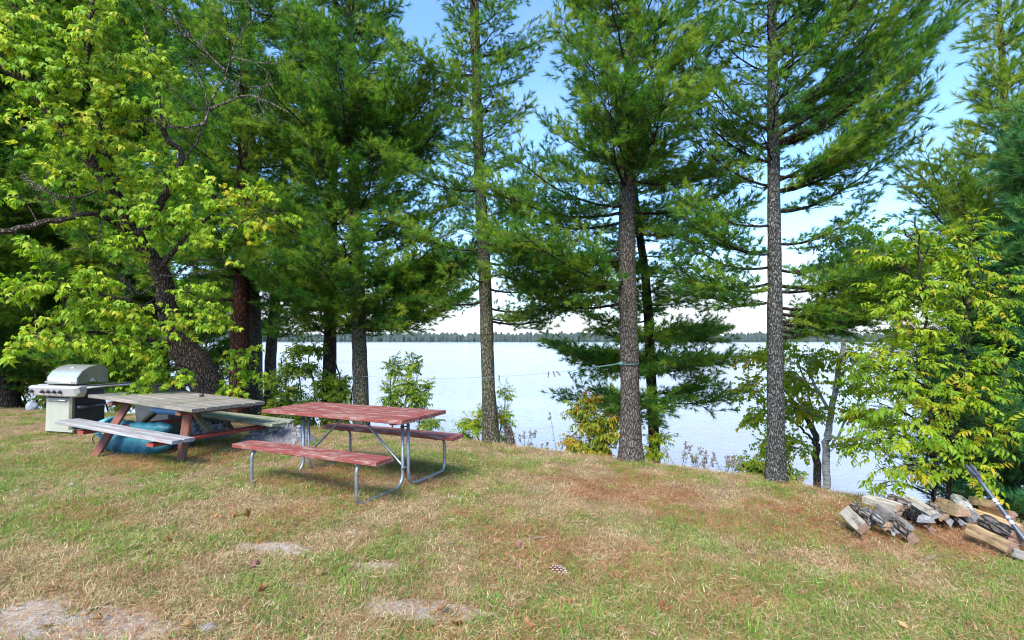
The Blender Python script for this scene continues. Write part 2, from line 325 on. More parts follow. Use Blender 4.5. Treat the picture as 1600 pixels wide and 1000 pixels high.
def far_forest():
    m, nt, N, L, B = mat('far_forest'); gp = N.new('ShaderNodeNewGeometry').outputs['Position']; r = ramp(N, [(.3, (.028, .045, .045)), (.7, (.06, .085, .075))]); L.new(noise(N, L, gp, .06, 4, .7), r.inputs[0]); L.new(r.outputs[0], B.inputs['Base Color']); B.inputs['Roughness'].default_value = 1
    b = MB(); prof = [(0, 1.), (.25, 1.02), (.6, .75), (.85, .4), (1, .05)]
    for i in range(2600):
        x = random.uniform(-1900, 1900); y = 1216 + random.random() ** 1.5 * 110; h = random.uniform(9, 15) + 9 * float(fbm(np.array(x * .006), np.array(0.), 4)) - 2 + (y - 1216) * .04; w = h * random.uniform(.28, .5); k = 6; v = []; f = []
        z0 = float(WATER + .3 + (y - 1216) * .05)
        for (t, rr) in prof:
            for j in range(k): a = 6.283 * j / k + i; v.append((x + math.cos(a) * w * rr * random.uniform(.8, 1.15), y + math.sin(a) * w * rr, z0 + t * h))
        for q in range(len(prof) - 1):
            for j in range(k): f.append((q * k + j, q * k + (j + 1) % k, (q + 1) * k + (j + 1) % k, (q + 1) * k + j))
        b.add(v, f)
    tag(b.build('far_forest', m), 'dark low band of forest on the far shore of the lake', 'forest', kind='stuff')
    s = MB(); v = []; 
    for i in range(61):
        x = -3000 + i * 100; v += [(x, 1208, WATER - .5), (x, 1214, WATER + .7), (x, 1400, WATER + 9)]
    s.add(v, [(i * 3 + j, i * 3 + j + 3, i * 3 + j + 4, i * 3 + j + 1) for i in range(60) for j in (0, 1)]); tag(s.build('far_shore', m), 'far shore bank', kind='structure')
far_forest()

# ------------------------------------------------------------------ scattering (for what nobody could count)
def gn_tree(coll):
    g = bpy.data.node_groups.new('scatter_' + coll.name, 'GeometryNodeTree'); g.interface.new_socket('Geometry', in_out='INPUT', socket_type='NodeSocketGeometry'); g.interface.new_socket('Geometry', in_out='OUTPUT', socket_type='NodeSocketGeometry')
    N = g.nodes; L = g.links; i = N.new('NodeGroupInput'); o = N.new('NodeGroupOutput'); ip = N.new('GeometryNodeInstanceOnPoints'); ci = N.new('GeometryNodeCollectionInfo')
    ci.inputs[0].default_value = coll; ci.inputs[1].default_value = True; ci.inputs[2].default_value = True
    def na(n, t): a = N.new('GeometryNodeInputNamedAttribute'); a.data_type = t; a.inputs[0].default_value = n; return a.outputs[0]
    e = N.new('FunctionNodeEulerToRotation'); L.new(na('rot', 'FLOAT_VECTOR'), e.inputs[0]); L.new(i.outputs[0], ip.inputs['Points']); L.new(ci.outputs[0], ip.inputs['Instance']); ip.inputs['Pick Instance'].default_value = True
    L.new(na('idx', 'INT'), ip.inputs['Instance Index']); L.new(e.outputs[0], ip.inputs['Rotation']); L.new(na('scl', 'FLOAT'), ip.inputs['Scale']); L.new(ip.outputs[0], o.inputs[0]); return g
KITS = {}
def kit(name, meshes):
    c = bpy.data.collections.new(name)
    for i, me in enumerate(meshes): c.objects.link(bpy.data.objects.new('%s_%02d' % (name, i), me))
    KITS[name] = (gn_tree(c), len(meshes), meshes); return name
def dir2eul(D, roll):
    D = np.asarray(D); return np.stack([roll, -np.arctan2(D[:, 2], np.hypot(D[:, 0], D[:, 1])), np.arctan2(D[:, 1], D[:, 0])], 1)
def scatter(name, kitname, P, E, s, parent=None, label=None, cat=None):
    g, k, _ = KITS[kitname]; P = np.asarray(P); n = len(P); me = bpy.data.meshes.new(name); me.vertices.add(n); me.vertices.foreach_set('co', P.ravel())
    a = me.attributes.new('rot', 'FLOAT_VECTOR', 'POINT'); a.data.foreach_set('vector', np.asarray(E, float).ravel()); a = me.attributes.new('scl', 'FLOAT', 'POINT'); a.data.foreach_set('value', np.asarray(s, float))
    a = me.attributes.new('idx', 'INT', 'POINT'); a.data.foreach_set('value', RNG.integers(0, k, n).astype(np.int32)); o = link(name, me, parent); md = o.modifiers.new('scatter', 'NODES'); md.node_group = g
    return tag(o, label, cat, kind='stuff')

# needle sprays
def tri_mesh(name, V, mats, mi=None):           # V: (n,3,3)
    n = len(V); me = bpy.data.meshes.new(name); me.from_pydata(V.reshape(-1, 3).tolist(), [], [(3 * i, 3 * i + 1, 3 * i + 2) for i in range(n)])
    for m in mats: me.materials.append(m)
    if mi is not None: me.polygons.foreach_set('material_index', mi)
    return me
def unit(v): return v / (np.linalg.norm(v, axis=-1, keepdims=True) + 1e-9)
def spray(i, m):
    r = np.random.default_rng(100 + i); tris = []; mi = []
    Ls = .26; sp = [((t * Ls, 0, .02 * math.sin(t * 3)), sgn * a) for t, sgn, a in [(.2, 1, .95), (.4, -1, .85), (.6, 1, .75), (.8, -1, .6), (1, 1, 0.)]]
    def stick(a, b, w):
        a, b = np.array(a), np.array(b); d = unit(b - a); s = np.cross(d, (0, 0, 1)) * w; u = np.array([0, 0, w])
        tris.extend([[a - s, a + s, b], [a - u, a + u, b]]); mi.extend([1, 1])
    stick((0, 0, 0), (Ls, 0, 0), .004)
    for (p, ang) in sp:
        p = np.array(p); a = ang + r.uniform(-.2, .2); d = np.array([math.cos(a), math.sin(a), r.uniform(-.05, .45)]); d = unit(d); ln = r.uniform(.06, .11); e = p + d * ln; stick(p, e, .0025)
        n = 30; t = r.random(n) ** .55; o = p + (e - p) * t[:, None]; q = unit(d * 1.15 + r.normal(0, .50, (n, 3)) + np.array([0, 0, .12])); nl = r.uniform(.065, .11, n)
        s = unit(np.cross(q, r.normal(0, 1, (n, 3)))) * .0036; tip = o + q * nl[:, None] - np.array([0, 0, .012])
        tris.extend(np.stack([o - s, o + s, tip], 1).tolist()); mi.extend([0] * n)
    return tri_mesh('needle_spray', np.array(tris), [m, M_twig], mi)
kit('spray', [spray(i, M_pine) for i in range(7)]); kit('sprayb', [spray(i, M_pineb) for i in range(6)]); kit('sprayy', [spray(i, M_piney) for i in range(6)])
def leaflet(L, w, droop, lobes=False, fold=.25):
    ts = [0, .18, .42, .68, 1]; ws = [0, .8, 1, .62, 0]; mid = [(t * L, 0, -droop * t * t * L) for t in ts]; v = []; f = []
    if lobes: ws = [0, .7, 1.05, .5, 0]
    V = []; 
    for s in (1, -1):
        ed = [(t * L + (.05 * L if lobes and i == 2 else 0), s * w * q / 2, -droop * t * t * L + fold * w * q / 2) for i, (t, q) in enumerate(zip(ts, ws))]
        for i in range(4):
            a, b, c, d = mid[i], mid[i + 1], ed[i + 1], ed[i]
            if i < 3: V.append([a, b, c] if s > 0 else [b, a, c])
            if i > 0: V.append([a, c, d] if s > 0 else [a, d, c])
            if i == 3: V[-1] = [a, b, d]
    return np.array(V)
def compound(name, m, kind, seed):
    r = np.random.default_rng(seed); T = []
    def put(tr, yaw, pos, pit): T.append(tr * np.array([1, r.uniform(.85, 1.15), r.uniform(.3, 2.0)]) * r.uniform(.72, 1.15) @ (Rz(yaw) @ Ry(pit) @ Rx(r.uniform(-.6, .6))).T + np.array(pos))
    def stem(a, b, w=.0018): a, b = np.array(a), np.array(b); s = unit(np.cross(b - a, (0, 0, 1))) * w; T.append(np.array([[a - s, a + s, b]]))
    if kind == 'elder':
        p = (.075, 0, -.004); stem((0, 0, 0), p); put(leaflet(.10, .062, .45, True), r.uniform(-.2, .2), p, r.uniform(.2, .7))
        for s in (1, -1): put(leaflet(.085, .048, .4, True), s * r.uniform(.75, 1.15), (.065, 0, -.003), r.uniform(.2, .7))
        if r.random() < .6:
            for s in (1, -1): put(leaflet(.075, .04, .4), s * r.uniform(1.1, 1.4), (.035, 0, 0), r.uniform(.2, .8))
    elif kind == 'ash':
        stem((0, 0, 0), (.2, 0, -.02)); put(leaflet(.085, .04, .35), 0, (.2, 0, -.02), .4)
        for k, x in enumerate((.06, .11, .16)):
            for s in (1, -1): put(leaflet(.07 + .01 * k, .036, .35), s * r.uniform(.8, 1.1), (x, 0, -.006 * k), r.uniform(.15, .55))
    else:                                        # a short twig with small simple leaves
        n, L, w, ln = {'birch': (6, .05, .036, .14), 'small': (8, .055, .03, .14), 'long': (6, .065, .024, .14), 'broad': (4, .085, .06, .12)}[kind]; stem((0, 0, 0), (ln, 0, 0), .0015)
        for k in range(n):
            x = ln * (k + .6) / n; put(leaflet(L * r.uniform(.75, 1.1), w, .4), (1 if k % 2 else -1) * r.uniform(.5, 1.2), (x, 0, 0), r.uniform(-.3, .9))
        put(leaflet(L, w, .4), r.uniform(-.3, .3), (ln, 0, 0), r.uniform(0, .7))
    me = tri_mesh(name, np.concatenate(T), [m]); return me
for kn, mm, kd in (('elder', M_elder, 'elder'), ('ash', M_ash, 'ash'), ('birch', M_birch, 'birch'), ('shrub', M_shrub, 'small'), ('long', M_birch, 'long'), ('gold', M_gold, 'long'), ('broad', M_ash, 'broad')):
    kit(kn, [compound('leaf', mm, kd, 10 * i + 3) for i in range(6)])

# ------------------------------------------------------------------ trees
def moved(mb, base):
    mb.v = [v - base for v in mb.v]; return mb
def tree_root(name, P, label, cat, group=None):
    base = np.array([P[0], P[1], float(gz(P[0], P[1]))]); return empty(name, base, label, cat, group), base
def trunk_path(pts, top=None):
    P = [at(x, y, Y) for x, y, Y, w in pts]; R = [w / 2 * Y / F for x, y, Y, w in pts]
    b = P[0].copy(); b[2] = float(gz(b[0], b[1])) - .12; P[0] = b
    if top:
        d = P[-1] - P[-2]; d = d / np.linalg.norm(d) * .7 + np.array([0, 0, .3]); d /= np.linalg.norm(d); k = (top - P[-1][2]) / d[2]
        if k > .3: P += [P[-1] + d * k * .5, P[-1] + d * k]; R += [R[-1] * .6, .012]
    return np.array(P), np.array(R)
def trunk_mesh(P, R, k=14, n=46, flare=1.5, jit=.05, name='trunk', mats=None, parent=None, base=None):
    Q = smoothpath(P, n); r = np.interp(np.linspace(0, 1, n), np.linspace(0, 1, len(R)), R)
    h = Q[:, 2] - Q[0, 2]; r = r * (1 + (flare - 1) * np.exp(-h / .26)); b = MB(); b.tube(Q, r, k, jit=jit)
    return Q, r, moved(b, base).build(name, mats, parent, smooth=True)
def pine(name, label, pts, bk, kt, top, h0, Lf, step=.36, per=3, el=(-.05, .35), up=.25, sag=.1, sp=1.0, dens=1.0, group=None, extra=(), azpref=None, size=1.1, seed=1, dead=0):
    rs = np.random.default_rng(seed); P, R = trunk_path(pts, top); root, base = tree_root(name, P[0], label, 'pine tree', group)
    Q, r, _ = trunk_mesh(P, R, mats=bk, parent=root, base=base); SP = []; SD = []; BR = []
    zmax = Q[-1, 2]
    def branch(p0, az, e, L, r0, foliage=True, dn=1.0):
        n = 8; t = np.linspace(0, 1, n); d = np.array([math.cos(az), math.sin(az), 0]); side = np.array([-d[1], d[0], 0])
        wob = np.cumsum(rs.normal(0, .035, n)) * L; z = L * (math.sin(e) * t - sag * t * (1 - t) * 2 + up * t * t)
        C = p0 + np.outer(L * math.cos(e) * t, d) + np.outer(wob * t, side); C[:, 2] += z; b = MB(); b.tube(C, np.linspace(r0, .004, n), 5, caps=False)
        m = max(4, int(L / .105)); first = .12 if foliage else .2
        for j in range(m):
            u = first + (1 - first) * (j + rs.random() * .6) / m; s = 1 if j % 2 else -1; i = min(int(u * (n - 1)), n - 2); o = lerp(C[i], C[i + 1], u * (n - 1) - i); fw = unit(C[i + 1] - C[i])
            ln = (L * .42 * (1 - u) + .22) * rs.uniform(.7, 1.2); a = rs.uniform(.55, 1.05); q = unit(fw * math.cos(a) + side * s * math.sin(a) + np.array([0, 0, rs.uniform(-.28, .38)]))
            SP.append(o - fw * .04); SD.append(unit(fw * .35 + side * s * .9 + np.array([0, 0, rs.uniform(-.2, .5)]))) if foliage else SP.pop(); e1 = o + q * ln * .55; q2 = unit(q * .7 + fw * .35 + np.array([0, 0, rs.uniform(-.1, .3)])); e2 = e1 + q2 * ln * .45
            if not foliage:
                if rs.random() < .5: b.tube([o, e1, e2], [.006, .004, .002], 3, caps=False)
                continue
            b.tube([o, e1, e2], [.007, .004, .0025], 3, caps=False); k = max(1, int(ln / .15 * dens * dn + rs.random()))
            for x in range(k):
                w = (x + 1) / k; pp = lerp(o, e1, w / .55) if w < .55 else lerp(e1, e2, (w - .55) / .45); sgn = 1 if x % 2 else -1
                dd = unit((q if w < .55 else q2) + side * sgn * rs.uniform(0, .5) * (0 if x == k - 1 else 1) + rs.normal(0, .28, 3) + np.array([0, 0, .12])); SP.append(pp - dd * .1); SD.append(dd)
        if foliage:
            fw = unit(C[-1] - C[-2]); SP.append(C[-1] - fw * .1); SD.append(fw)
        link('branch', moved(b, base).mesh('branch', B_dark), root)
    hs = Q[:, 2]; z = base[2] + h0; az = rs.random() * 6.28
    while z < zmax - .25:
        out = z > 1.5 + .69 * P[0][1] + .7; k = per if not out else max(2, per - 1)
        for j in range(k):
            az = (az + 2.4) % 6.283 + rs.normal(0, .2); zz = z + rs.uniform(-.12, .12); L = Lf(zz - base[2], az) * rs.uniform(.75, 1.15)
            if L < .15: continue
            c = np.array([np.interp(zz, hs, Q[:, a]) for a in range(3)]); branch(c, az, rs.uniform(*el), L, .010 + .009 * L, dn=.8 if out else 1)
        z += step * rs.uniform(.8, 1.2) * (1.5 if out else 1)
    for (zz, az, e, L, dn) in extra:
        c = np.array([np.interp(zz, hs, Q[:, a]) for a in range(3)]); branch(c, math.radians(az), e, L, .012 + .008 * L, dn=dn)
    for i in range(dead):
        zz = base[2] + rs.uniform(.25, .9) * h0 + .8; c = np.array([np.interp(zz, hs, Q[:, a]) for a in range(3)]); branch(c, rs.random() * 6.28, rs.uniform(-.2, .2), rs.uniform(.4, 1.2), .011, foliage=False)
    SP = np.array(SP); SD = np.array(SD); scatter('crown', kt, SP - base, dir2eul(SD, rs.normal(0, .5, len(SP))), rs.uniform(.8, 1.25, len(SP)) * size, root)
    print('pine', name, len(SP)); return root, Q
def taper(L0, H, p=.8, lo=None):                # branch length by height on the tree
    return lambda h, az: L0 * max(0, 1 - h / H) ** p
def zof(py, Y): return at(800, py, Y)[2]

E_, N_, W_, S_ = 0, 90, 180, 270
pine('pine_tree', 'slender grey-green pine trunk standing alone right of the red table, thin crown', [(768, 699, 8.7, 24), (763, 600, 8.7, 21), (757, 420, 8.7, 20), (748, 240, 8.6, 17), (741, 0, 8.5, 14)], B_green, 'spray', 12, 3.6,
     lambda h, az: 1.35 * max(0, 1 - h / 16) * (.8 + .25 * math.cos(az)), step=.36, per=3, dens=.62, seed=3, size=.95, extra=[(zof(495, 8.7), 10, -.15, 1.1, .8), (zof(440, 8.7), 250, .0, .8, 1), (zof(430, 8.7), 330, .0, 1.1, .9), (zof(450, 8.7), 20, -.1, 1.3, .9), (zof(500, 8.7), 0, -.1, 1.5, 1.1), (zof(480, 8.7), 350, -.15, 1.3, 1.1), (zof(470, 8.7), 160, -.1, 1.2, 1.), (zof(410, 8.7), 0, -.05, 1.6, 1.), (zof(390, 8.7), 190, 0, 1.3, 1.), (zof(300, 8.7), 180, .1, 1.5, 1.), (zof(120, 8.6), 185, .1, 1.5, 1.), (zof(90, 8.6), 0, .1, 1.4, 1.)])
pine('pine_tree', 'thick scaly pine trunk with the clothes line tied to it, right of the middle', [(986, 720, 7.6, 33), (984, 600, 7.6, 29), (981, 450, 7.6, 27), (980, 300, 7.6, 25), (986, 100, 7.6, 22), (990, 0, 7.6, 20)], B_gray, 'spray', 12.5, 4.15,
     lambda h, az: 1.9 * max(0, 1 - h / 18) * (1 + .1 * math.cos(az)), step=.33, per=3, dens=.72, seed=8, el=(.0, .4), extra=[(zof(330, 7.6), 185, -.1, 2.1, .9), (zof(345, 7.6), 170, -.1, 1.9, .9), (zof(322, 7.6), 200, 0, 1.8, .9), (zof(440, 7.6), 215, .02, 1.9, 1.1), (zof(445, 7.6), 195, .0, 1.6, 1.1), (zof(400, 7.6), 188, -.2, 2.1, 1.2), (zof(470, 7.6), 176, -.15, 1.6, 1.1), (zof(360, 7.6), 355, -.1, 1.7, 1.), (zof(330, 7.6), 3, 0, 1.7, 1.), (zof(440, 7.6), 182, -.2, 1.9, 1.2), (zof(385, 7.6), 180, -.15, 2.2, 1.), (zof(285, 7.6), 250, .3, 1.3, 1.3), (zof(290, 7.6), 300, .4, 1.2, 1.2), (zof(280, 7.6), 5, -.1, 1.6, .9)])
pine('pine_tree', 'thin dark pine trunk just behind the thick scaly one, low drooping branches', [(1026, 732, 9.4, 17), (1018, 600, 9.4, 16), (1010, 450, 9.4, 14), (1000, 370, 9.4, 12), (992, 300, 9.4, 9)], B_dark, 'spray', 7, 1.9,
     lambda h, az: 1.75 * min(1, max(0, 1.1 - h / 7)) , step=.3, per=3, dens=.78, el=(-.2, .1), up=.12, seed=12, extra=[(zof(560, 9.4), 175, -.0, 1.8, 1.2), (zof(570, 9.4), 200, .0, 1.6, 1.1), (zof(560, 9.4), 0, -.15, 1.6, 1.), (zof(520, 9.4), 10, -.1, 1.5, 1.)])
pine('pine_tree', 'lichen-spotted pine with long limbs swept up to the right', [(1213, 762, 6.65, 27), (1212, 600, 6.65, 24), (1210, 400, 6.65, 20), (1208, 200, 6.6, 17), (1206, 0, 6.6, 13)], B_spot, 'spray', 11, 4.1,
     lambda h, az: (1.0 + 1.4 * max(0, math.cos(az)) ** 2 * (h > 3)) * max(.2, 1 - h / 17), step=.36, per=3, dens=.62, el=(.05, .45), up=.3, seed=21, size=.92, dead=2,
     extra=[(zof(215, 6.6), 0, .62, 3.3, .85), (zof(200, 6.6), 12, .66, 3.2, .85), (zof(190, 6.6), -12, .62, 2.9, .85), (zof(160, 6.6), 5, .72, 2.8, .85), (zof(120, 6.6), 0, .8, 2.4, .85), (zof(230, 6.6), 20, .45, 2.9, .8), (zof(100, 6.6), 20, .85, 2.6, .8), (zof(70, 6.6), -8, .85, 2.4, .8), (zof(225, 6.6), -18, .42, 2.7, .8),
            (zof(300, 6.6), -32, .32, 1.7, 2.), (zof(285, 6.6), -28, .45, 1.9, 2.), (zof(300, 6.6), 5, .3, 2.0, .7), (zof(330, 6.6), 8, .22, 1.8, .7),
            (zof(500, 6.6), 12, .0, 1.2, 1.4), (zof(480, 6.6), 0, .0, 1.6, 1.4), (zof(505, 6.6), 8, .0, 1.75, 1.4), (zof(455, 6.6), -8, .05, 1.3, 1.3), (zof(450, 6.6), 185, -.1, 1.15, 1.1), (zof(415, 6.6), 175, -.05, 1.1, 1.1), (zof(395, 6.6), 190, 0, 1.1, 1.1), (zof(525, 6.6), 20, .0, 1.4, 1.2), (zof(420, 6.6), 8, .0, 1.5, 1.6), (zof(445, 6.6), -4, -.02, 1.8, 1.7), (zof(470, 6.6), 170, -.1, 1.1, 1.5), (zof(350, 6.6), 183, .0, 1.2, 1.2), (zof(490, 6.6), -6, .02, 1.75, 1.9), (zof(515, 6.6), 2, -.02, 1.8, 1.4), (zof(440, 6.6), 178, -.15, 1.3, 1.3), (zof(380, 6.6), 2, .1, 1.3, 1.1), (zof(390, 6.6), 178, .0, 1.2, 1.2), (zof(255, 6.6), 172, .45, 1.2, 1.), (zof(205, 6.6), 178, .5, 1.3, 1.),
            (zof(235, 6.6), 180, .4, 1.1, .7), (zof(290, 6.6), 175, .35, 1.1, .7)])
pine('pine_tree', 'young yellow-green pine at the right edge with a slim grey trunk', [(1572, 830, 7.2, 17), (1572, 500, 7.2, 15), (1572, 260, 7.2, 13), (1570, 170, 7.2, 11), (1562, 20, 7.2, 7)], B_gray, 'sprayy', 7.2, 2.6,
     lambda h, az: 1.15 * min(1, max(.15, (7.6 - h) / 3.5)), step=.33, per=4, dens=.75, el=(.2, .6), up=.4, seed=31, extra=[(zof(360, 7.2), 180, .3, 1.4, .8), (zof(330, 7.2), 165, .4, 1.3, .8), (zof(400, 7.2), 185, .25, 1.4, .8)])
pine('pine_tree', 'dark blue-green pine at the far right, low branches reaching behind the woodpile', [(1650, 850, 5.9, 26), (1650, 400, 5.9, 20), (1645, 260, 5.9, 12)], B_dark, 'sprayb', 4.4, .5,
     lambda h, az: 1.2 * min(1, max(.15, (4.6 - h) / 3)), step=.27, per=5, dens=1.05, el=(-.1, .3), seed=41)
pine('pine_tree', 'big full pine behind the red table, branches over the water', [(566, 690, 9.9, 24), (562, 560, 9.9, 23), (558, 400, 9.8, 20), (552, 250, 9.8, 17), (548, 60, 9.8, 14)], B_green, 'spray', 12.5, 2.1,
     lambda h, az: 2.0 * max(.2, 1 - h / 20), step=.46, per=4, dens=.8, seed=52, extra=[(zof(500, 9.8), 350, -.05, 2.3, 1.2), (zof(420, 9.8), 0, -.05, 2.9, 1.1), (zof(350, 9.8), 355, 0, 2.4, 1.), (zof(440, 9.8), 350, .0, 2.5, 1.3), (zof(430, 9.8), 330, .0, 2.2, 1.4), (zof(480, 9.8), 340, -.1, 1.9, 1.3), (zof(460, 9.8), 10, 0, 2.1, 1.2), (zof(250, 9.8), 330, .2, 2.4, 1.4), (zof(240, 9.8), 310, .2, 2.3, 1.4), (zof(260, 9.8), 280, .25, 2.0, 1.4), (zof(270, 9.8), 345, .1, 2.3, 1.3), (zof(250, 9.8), 240, .2, 2.3, 1.4), (zof(260, 9.8), 200, .1, 2.2, 1.3), (zof(230, 9.8), 350, .2, 2.2, 1.3), (zof(470, 9.8), 215, .0, 2., 1.2), (zof(460, 9.8), 260, .0, 1.6, 1.3)])
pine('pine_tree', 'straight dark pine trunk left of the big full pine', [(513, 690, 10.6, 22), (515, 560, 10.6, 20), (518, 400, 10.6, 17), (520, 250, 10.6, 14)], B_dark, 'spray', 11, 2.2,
     taper(1.4, 16), step=.55, per=2, dens=.8, seed=61)
pine('pine_tree', 'reddish-brown trunk in shade behind the leaning leafy tree', [(372, 668, 10.3, 30), (374, 560, 10.3, 28), (378, 420, 10.3, 22), (380, 200, 10.3, 14)], B_red, 'spray', 12, 2.5, taper(2.1, 17), step=.5, per=3, dens=.85, seed=71)
pine('pine_tree', 'pale grey trunk, middle one of the close trio behind the grey table', [(399, 668, 10.8, 25), (397, 560, 10.8, 24), (394, 420, 10.8, 19)], B_gray, 'spray', 10, 2.6, taper(1.2, 13), step=.7, per=2, dens=.8, seed=72)
pine('pine_tree', 'forked grey trunk, right one of the close trio behind the grey table', [(420, 668, 11.2, 16), (423, 560, 11.2, 17), (432, 450, 11.2, 14)], B_gray, 'spray', 9, 2.4, taper(1.4, 12), step=.6, per=2, dens=.8, seed=73)
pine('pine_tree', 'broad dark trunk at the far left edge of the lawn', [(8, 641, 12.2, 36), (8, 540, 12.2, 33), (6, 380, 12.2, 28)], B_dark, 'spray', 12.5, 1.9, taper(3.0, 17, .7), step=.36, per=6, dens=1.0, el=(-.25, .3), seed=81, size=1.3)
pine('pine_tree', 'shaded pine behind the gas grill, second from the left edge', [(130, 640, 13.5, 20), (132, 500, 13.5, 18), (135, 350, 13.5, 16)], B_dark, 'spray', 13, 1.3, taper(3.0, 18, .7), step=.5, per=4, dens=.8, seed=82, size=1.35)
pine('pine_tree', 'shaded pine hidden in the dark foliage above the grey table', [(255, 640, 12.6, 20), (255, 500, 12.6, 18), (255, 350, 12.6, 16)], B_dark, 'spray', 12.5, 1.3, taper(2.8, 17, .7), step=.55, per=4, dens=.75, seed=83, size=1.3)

def decid(name, label, cat, limbs, clumps, kt, bk, per_twig=5, nobj=0, size=1.0, droop=.35, twig_r=.0045, bare=(), seed=5, group=None, anchor_limb=None, spread=.13, trunk_name='trunk', crown='foliage', barkl=None, many=1.6):
    """limbs: [(pixel path with Y and width)]; the first starts on the ground. clumps: (px, py, Y, rx, ry, n) leaf masses, each carried by its own bough."""
    rs = np.random.default_rng(seed); root = base = None; SK = []
    for i, lb in enumerate(limbs):
        P = np.array([at(x, y, Y) for x, y, Y, w in lb]); R = np.array([w / 2 * Y / F for x, y, Y, w in lb])
        if i == 0 or lb[0][1] == 'g': P[0, 2] = float(gz(P[0, 0], P[0, 1])) - .08
        if i == 0: root, base = tree_root(name, P[0], label, cat, group)
        n = max(8, 5 * len(P)); Q = smoothpath(P, n); Q[1:-1] += rs.normal(0, .012, (n - 2, 3)) * (.3 if R[0] < .02 else 1)
        r = np.interp(np.linspace(0, 1, n), np.linspace(0, 1, len(R)), R); b = MB(); b.tube(Q, r * (1 + (.3 * np.exp(-(Q[:, 2] - Q[0, 2]) / .2) if i == 0 and R[0] > .05 else 0)), 12 if R[0] > .05 else 6, jit=.05 if R[0] > .05 else .0)
        link('trunk' if i == 0 or R[0] > .07 else 'branch', moved(b, base).mesh('limb', (barkl[i] if barkl else bk), R[0] > .05), root)
        for q, rr in zip(Q[2:], r[2:]): SK.append((q, rr))
    SKP = np.array([q for q, _ in SK]); LP = []; LD = []
    for (px, py, Y, rx, ry, n) in clumps:
        n = int(n * many); c = at(px, py, Y); w = np.array([rx, (rx + ry) * .5, ry]) * Y / F; lowc = c + np.array([0, 0, -.25])
        d = np.linalg.norm(SKP - lowc, axis=1) + np.clip(SKP[:, 2] - c[2], 0, 9) * 1.2; s = SKP[int(np.argmin(d))]
        mid = lerp(s, c, .5) + np.array([0, 0, .12 * np.linalg.norm(c - s)]); hub = lerp(s, c, .92); path = smoothpath([s, mid, hub], 7); b = MB(); b.tube(path, np.linspace(.006 + .006 * np.linalg.norm(c - s), .005, 7), 4, caps=False)
        for t in range(max(2, n // per_twig)):
            u = unit(rs.normal(0, 1, 3)) * rs.random() ** .4; tgt = c + u * w; j = rs.integers(2, 7); o = path[j]; ln = np.linalg.norm(tgt - o)
            m = lerp(o, tgt, .55) + np.array([0, 0, .10 * ln]); b.tube([o, m, tgt], [twig_r, twig_r * .7, twig_r * .4], 3, caps=False); dm = unit(tgt - m)
            for q in range(per_twig):
                f = q / max(1, per_twig - 1); pp = lerp(m, tgt, f) if per_twig > 1 else tgt; sgn = 1 if q % 2 else -1; side = unit(np.cross(dm, (0, 0, 1)))
                dd = unit(dm * (.35 + .5 * f) + side * sgn * (.9 * (1 - f) + rs.uniform(-.1, .3)) + rs.normal(0, .2, 3) + np.array([0, 0, -droop * rs.uniform(.2, 1.6)])); LP.append(pp); LD.append(unit(dd + rs.normal(0, .15, 3)))
        link('branch', moved(b, base).mesh('branch', bk), root)
    for (pts, depth) in bare: bare_limb([at(x, y, Y) for x, y, Y in pts], depth, root, base, rs)
    LP = np.array(LP); LD = np.array(LD); E = dir2eul(LD, rs.normal(0, .45, len(LP))); sc = rs.uniform(.55, 1.25, len(LP)) * size; order = np.argsort(np.linalg.norm(LP - [0, 0, CAMZ], axis=1)); near = order[:nobj]; rest = order[nobj:]
    ms = KITS[kt][2]
    for i in near:
        o = bpy.data.objects.new('leaf', ms[int(rs.integers(0, len(ms)))]); o.parent = root; o.location = LP[i] - base; o.rotation_euler = E[i]; o.scale = (sc[i],) * 3; COL.objects.link(o)
    if len(rest): scatter(crown, kt, LP[rest] - base, E[rest], sc[rest], root)
    print('decid', label[:20], len(LP)); return root, base
def bare_limb(P, depth, root, base, rs):
    b = MB()
    def grow(P, r, d):
        Q = smoothpath(P, max(5, len(P) * 3)); Q[1:] += rs.normal(0, .008, (len(Q) - 1, 3)); b.tube(Q, np.linspace(r, r * .3, len(Q)), 5 if d else 3, caps=False)
        if d <= 0: return
        L = np.linalg.norm(Q[-1] - Q[0])
        for j in range(6 if d > 1 else 4):
            i = int(rs.integers(len(Q) // 4, len(Q) - 1)); fw = unit(Q[i + 1] - Q[i]); a = unit(fw * .8 + rs.normal(0, .55, 3)); l = L * rs.uniform(.25, .5); m = Q[i] + a * l * .5; e = m + unit(a + rs.normal(0, .3, 3) + np.array([0, 0, .25])) * l * .5; grow([Q[i], m, e], r * .5, d - 1)
    grow(P, .007 + .007 * depth, depth); link('dead_branch', moved(b, base).mesh('dead_branch', B_twig), root)

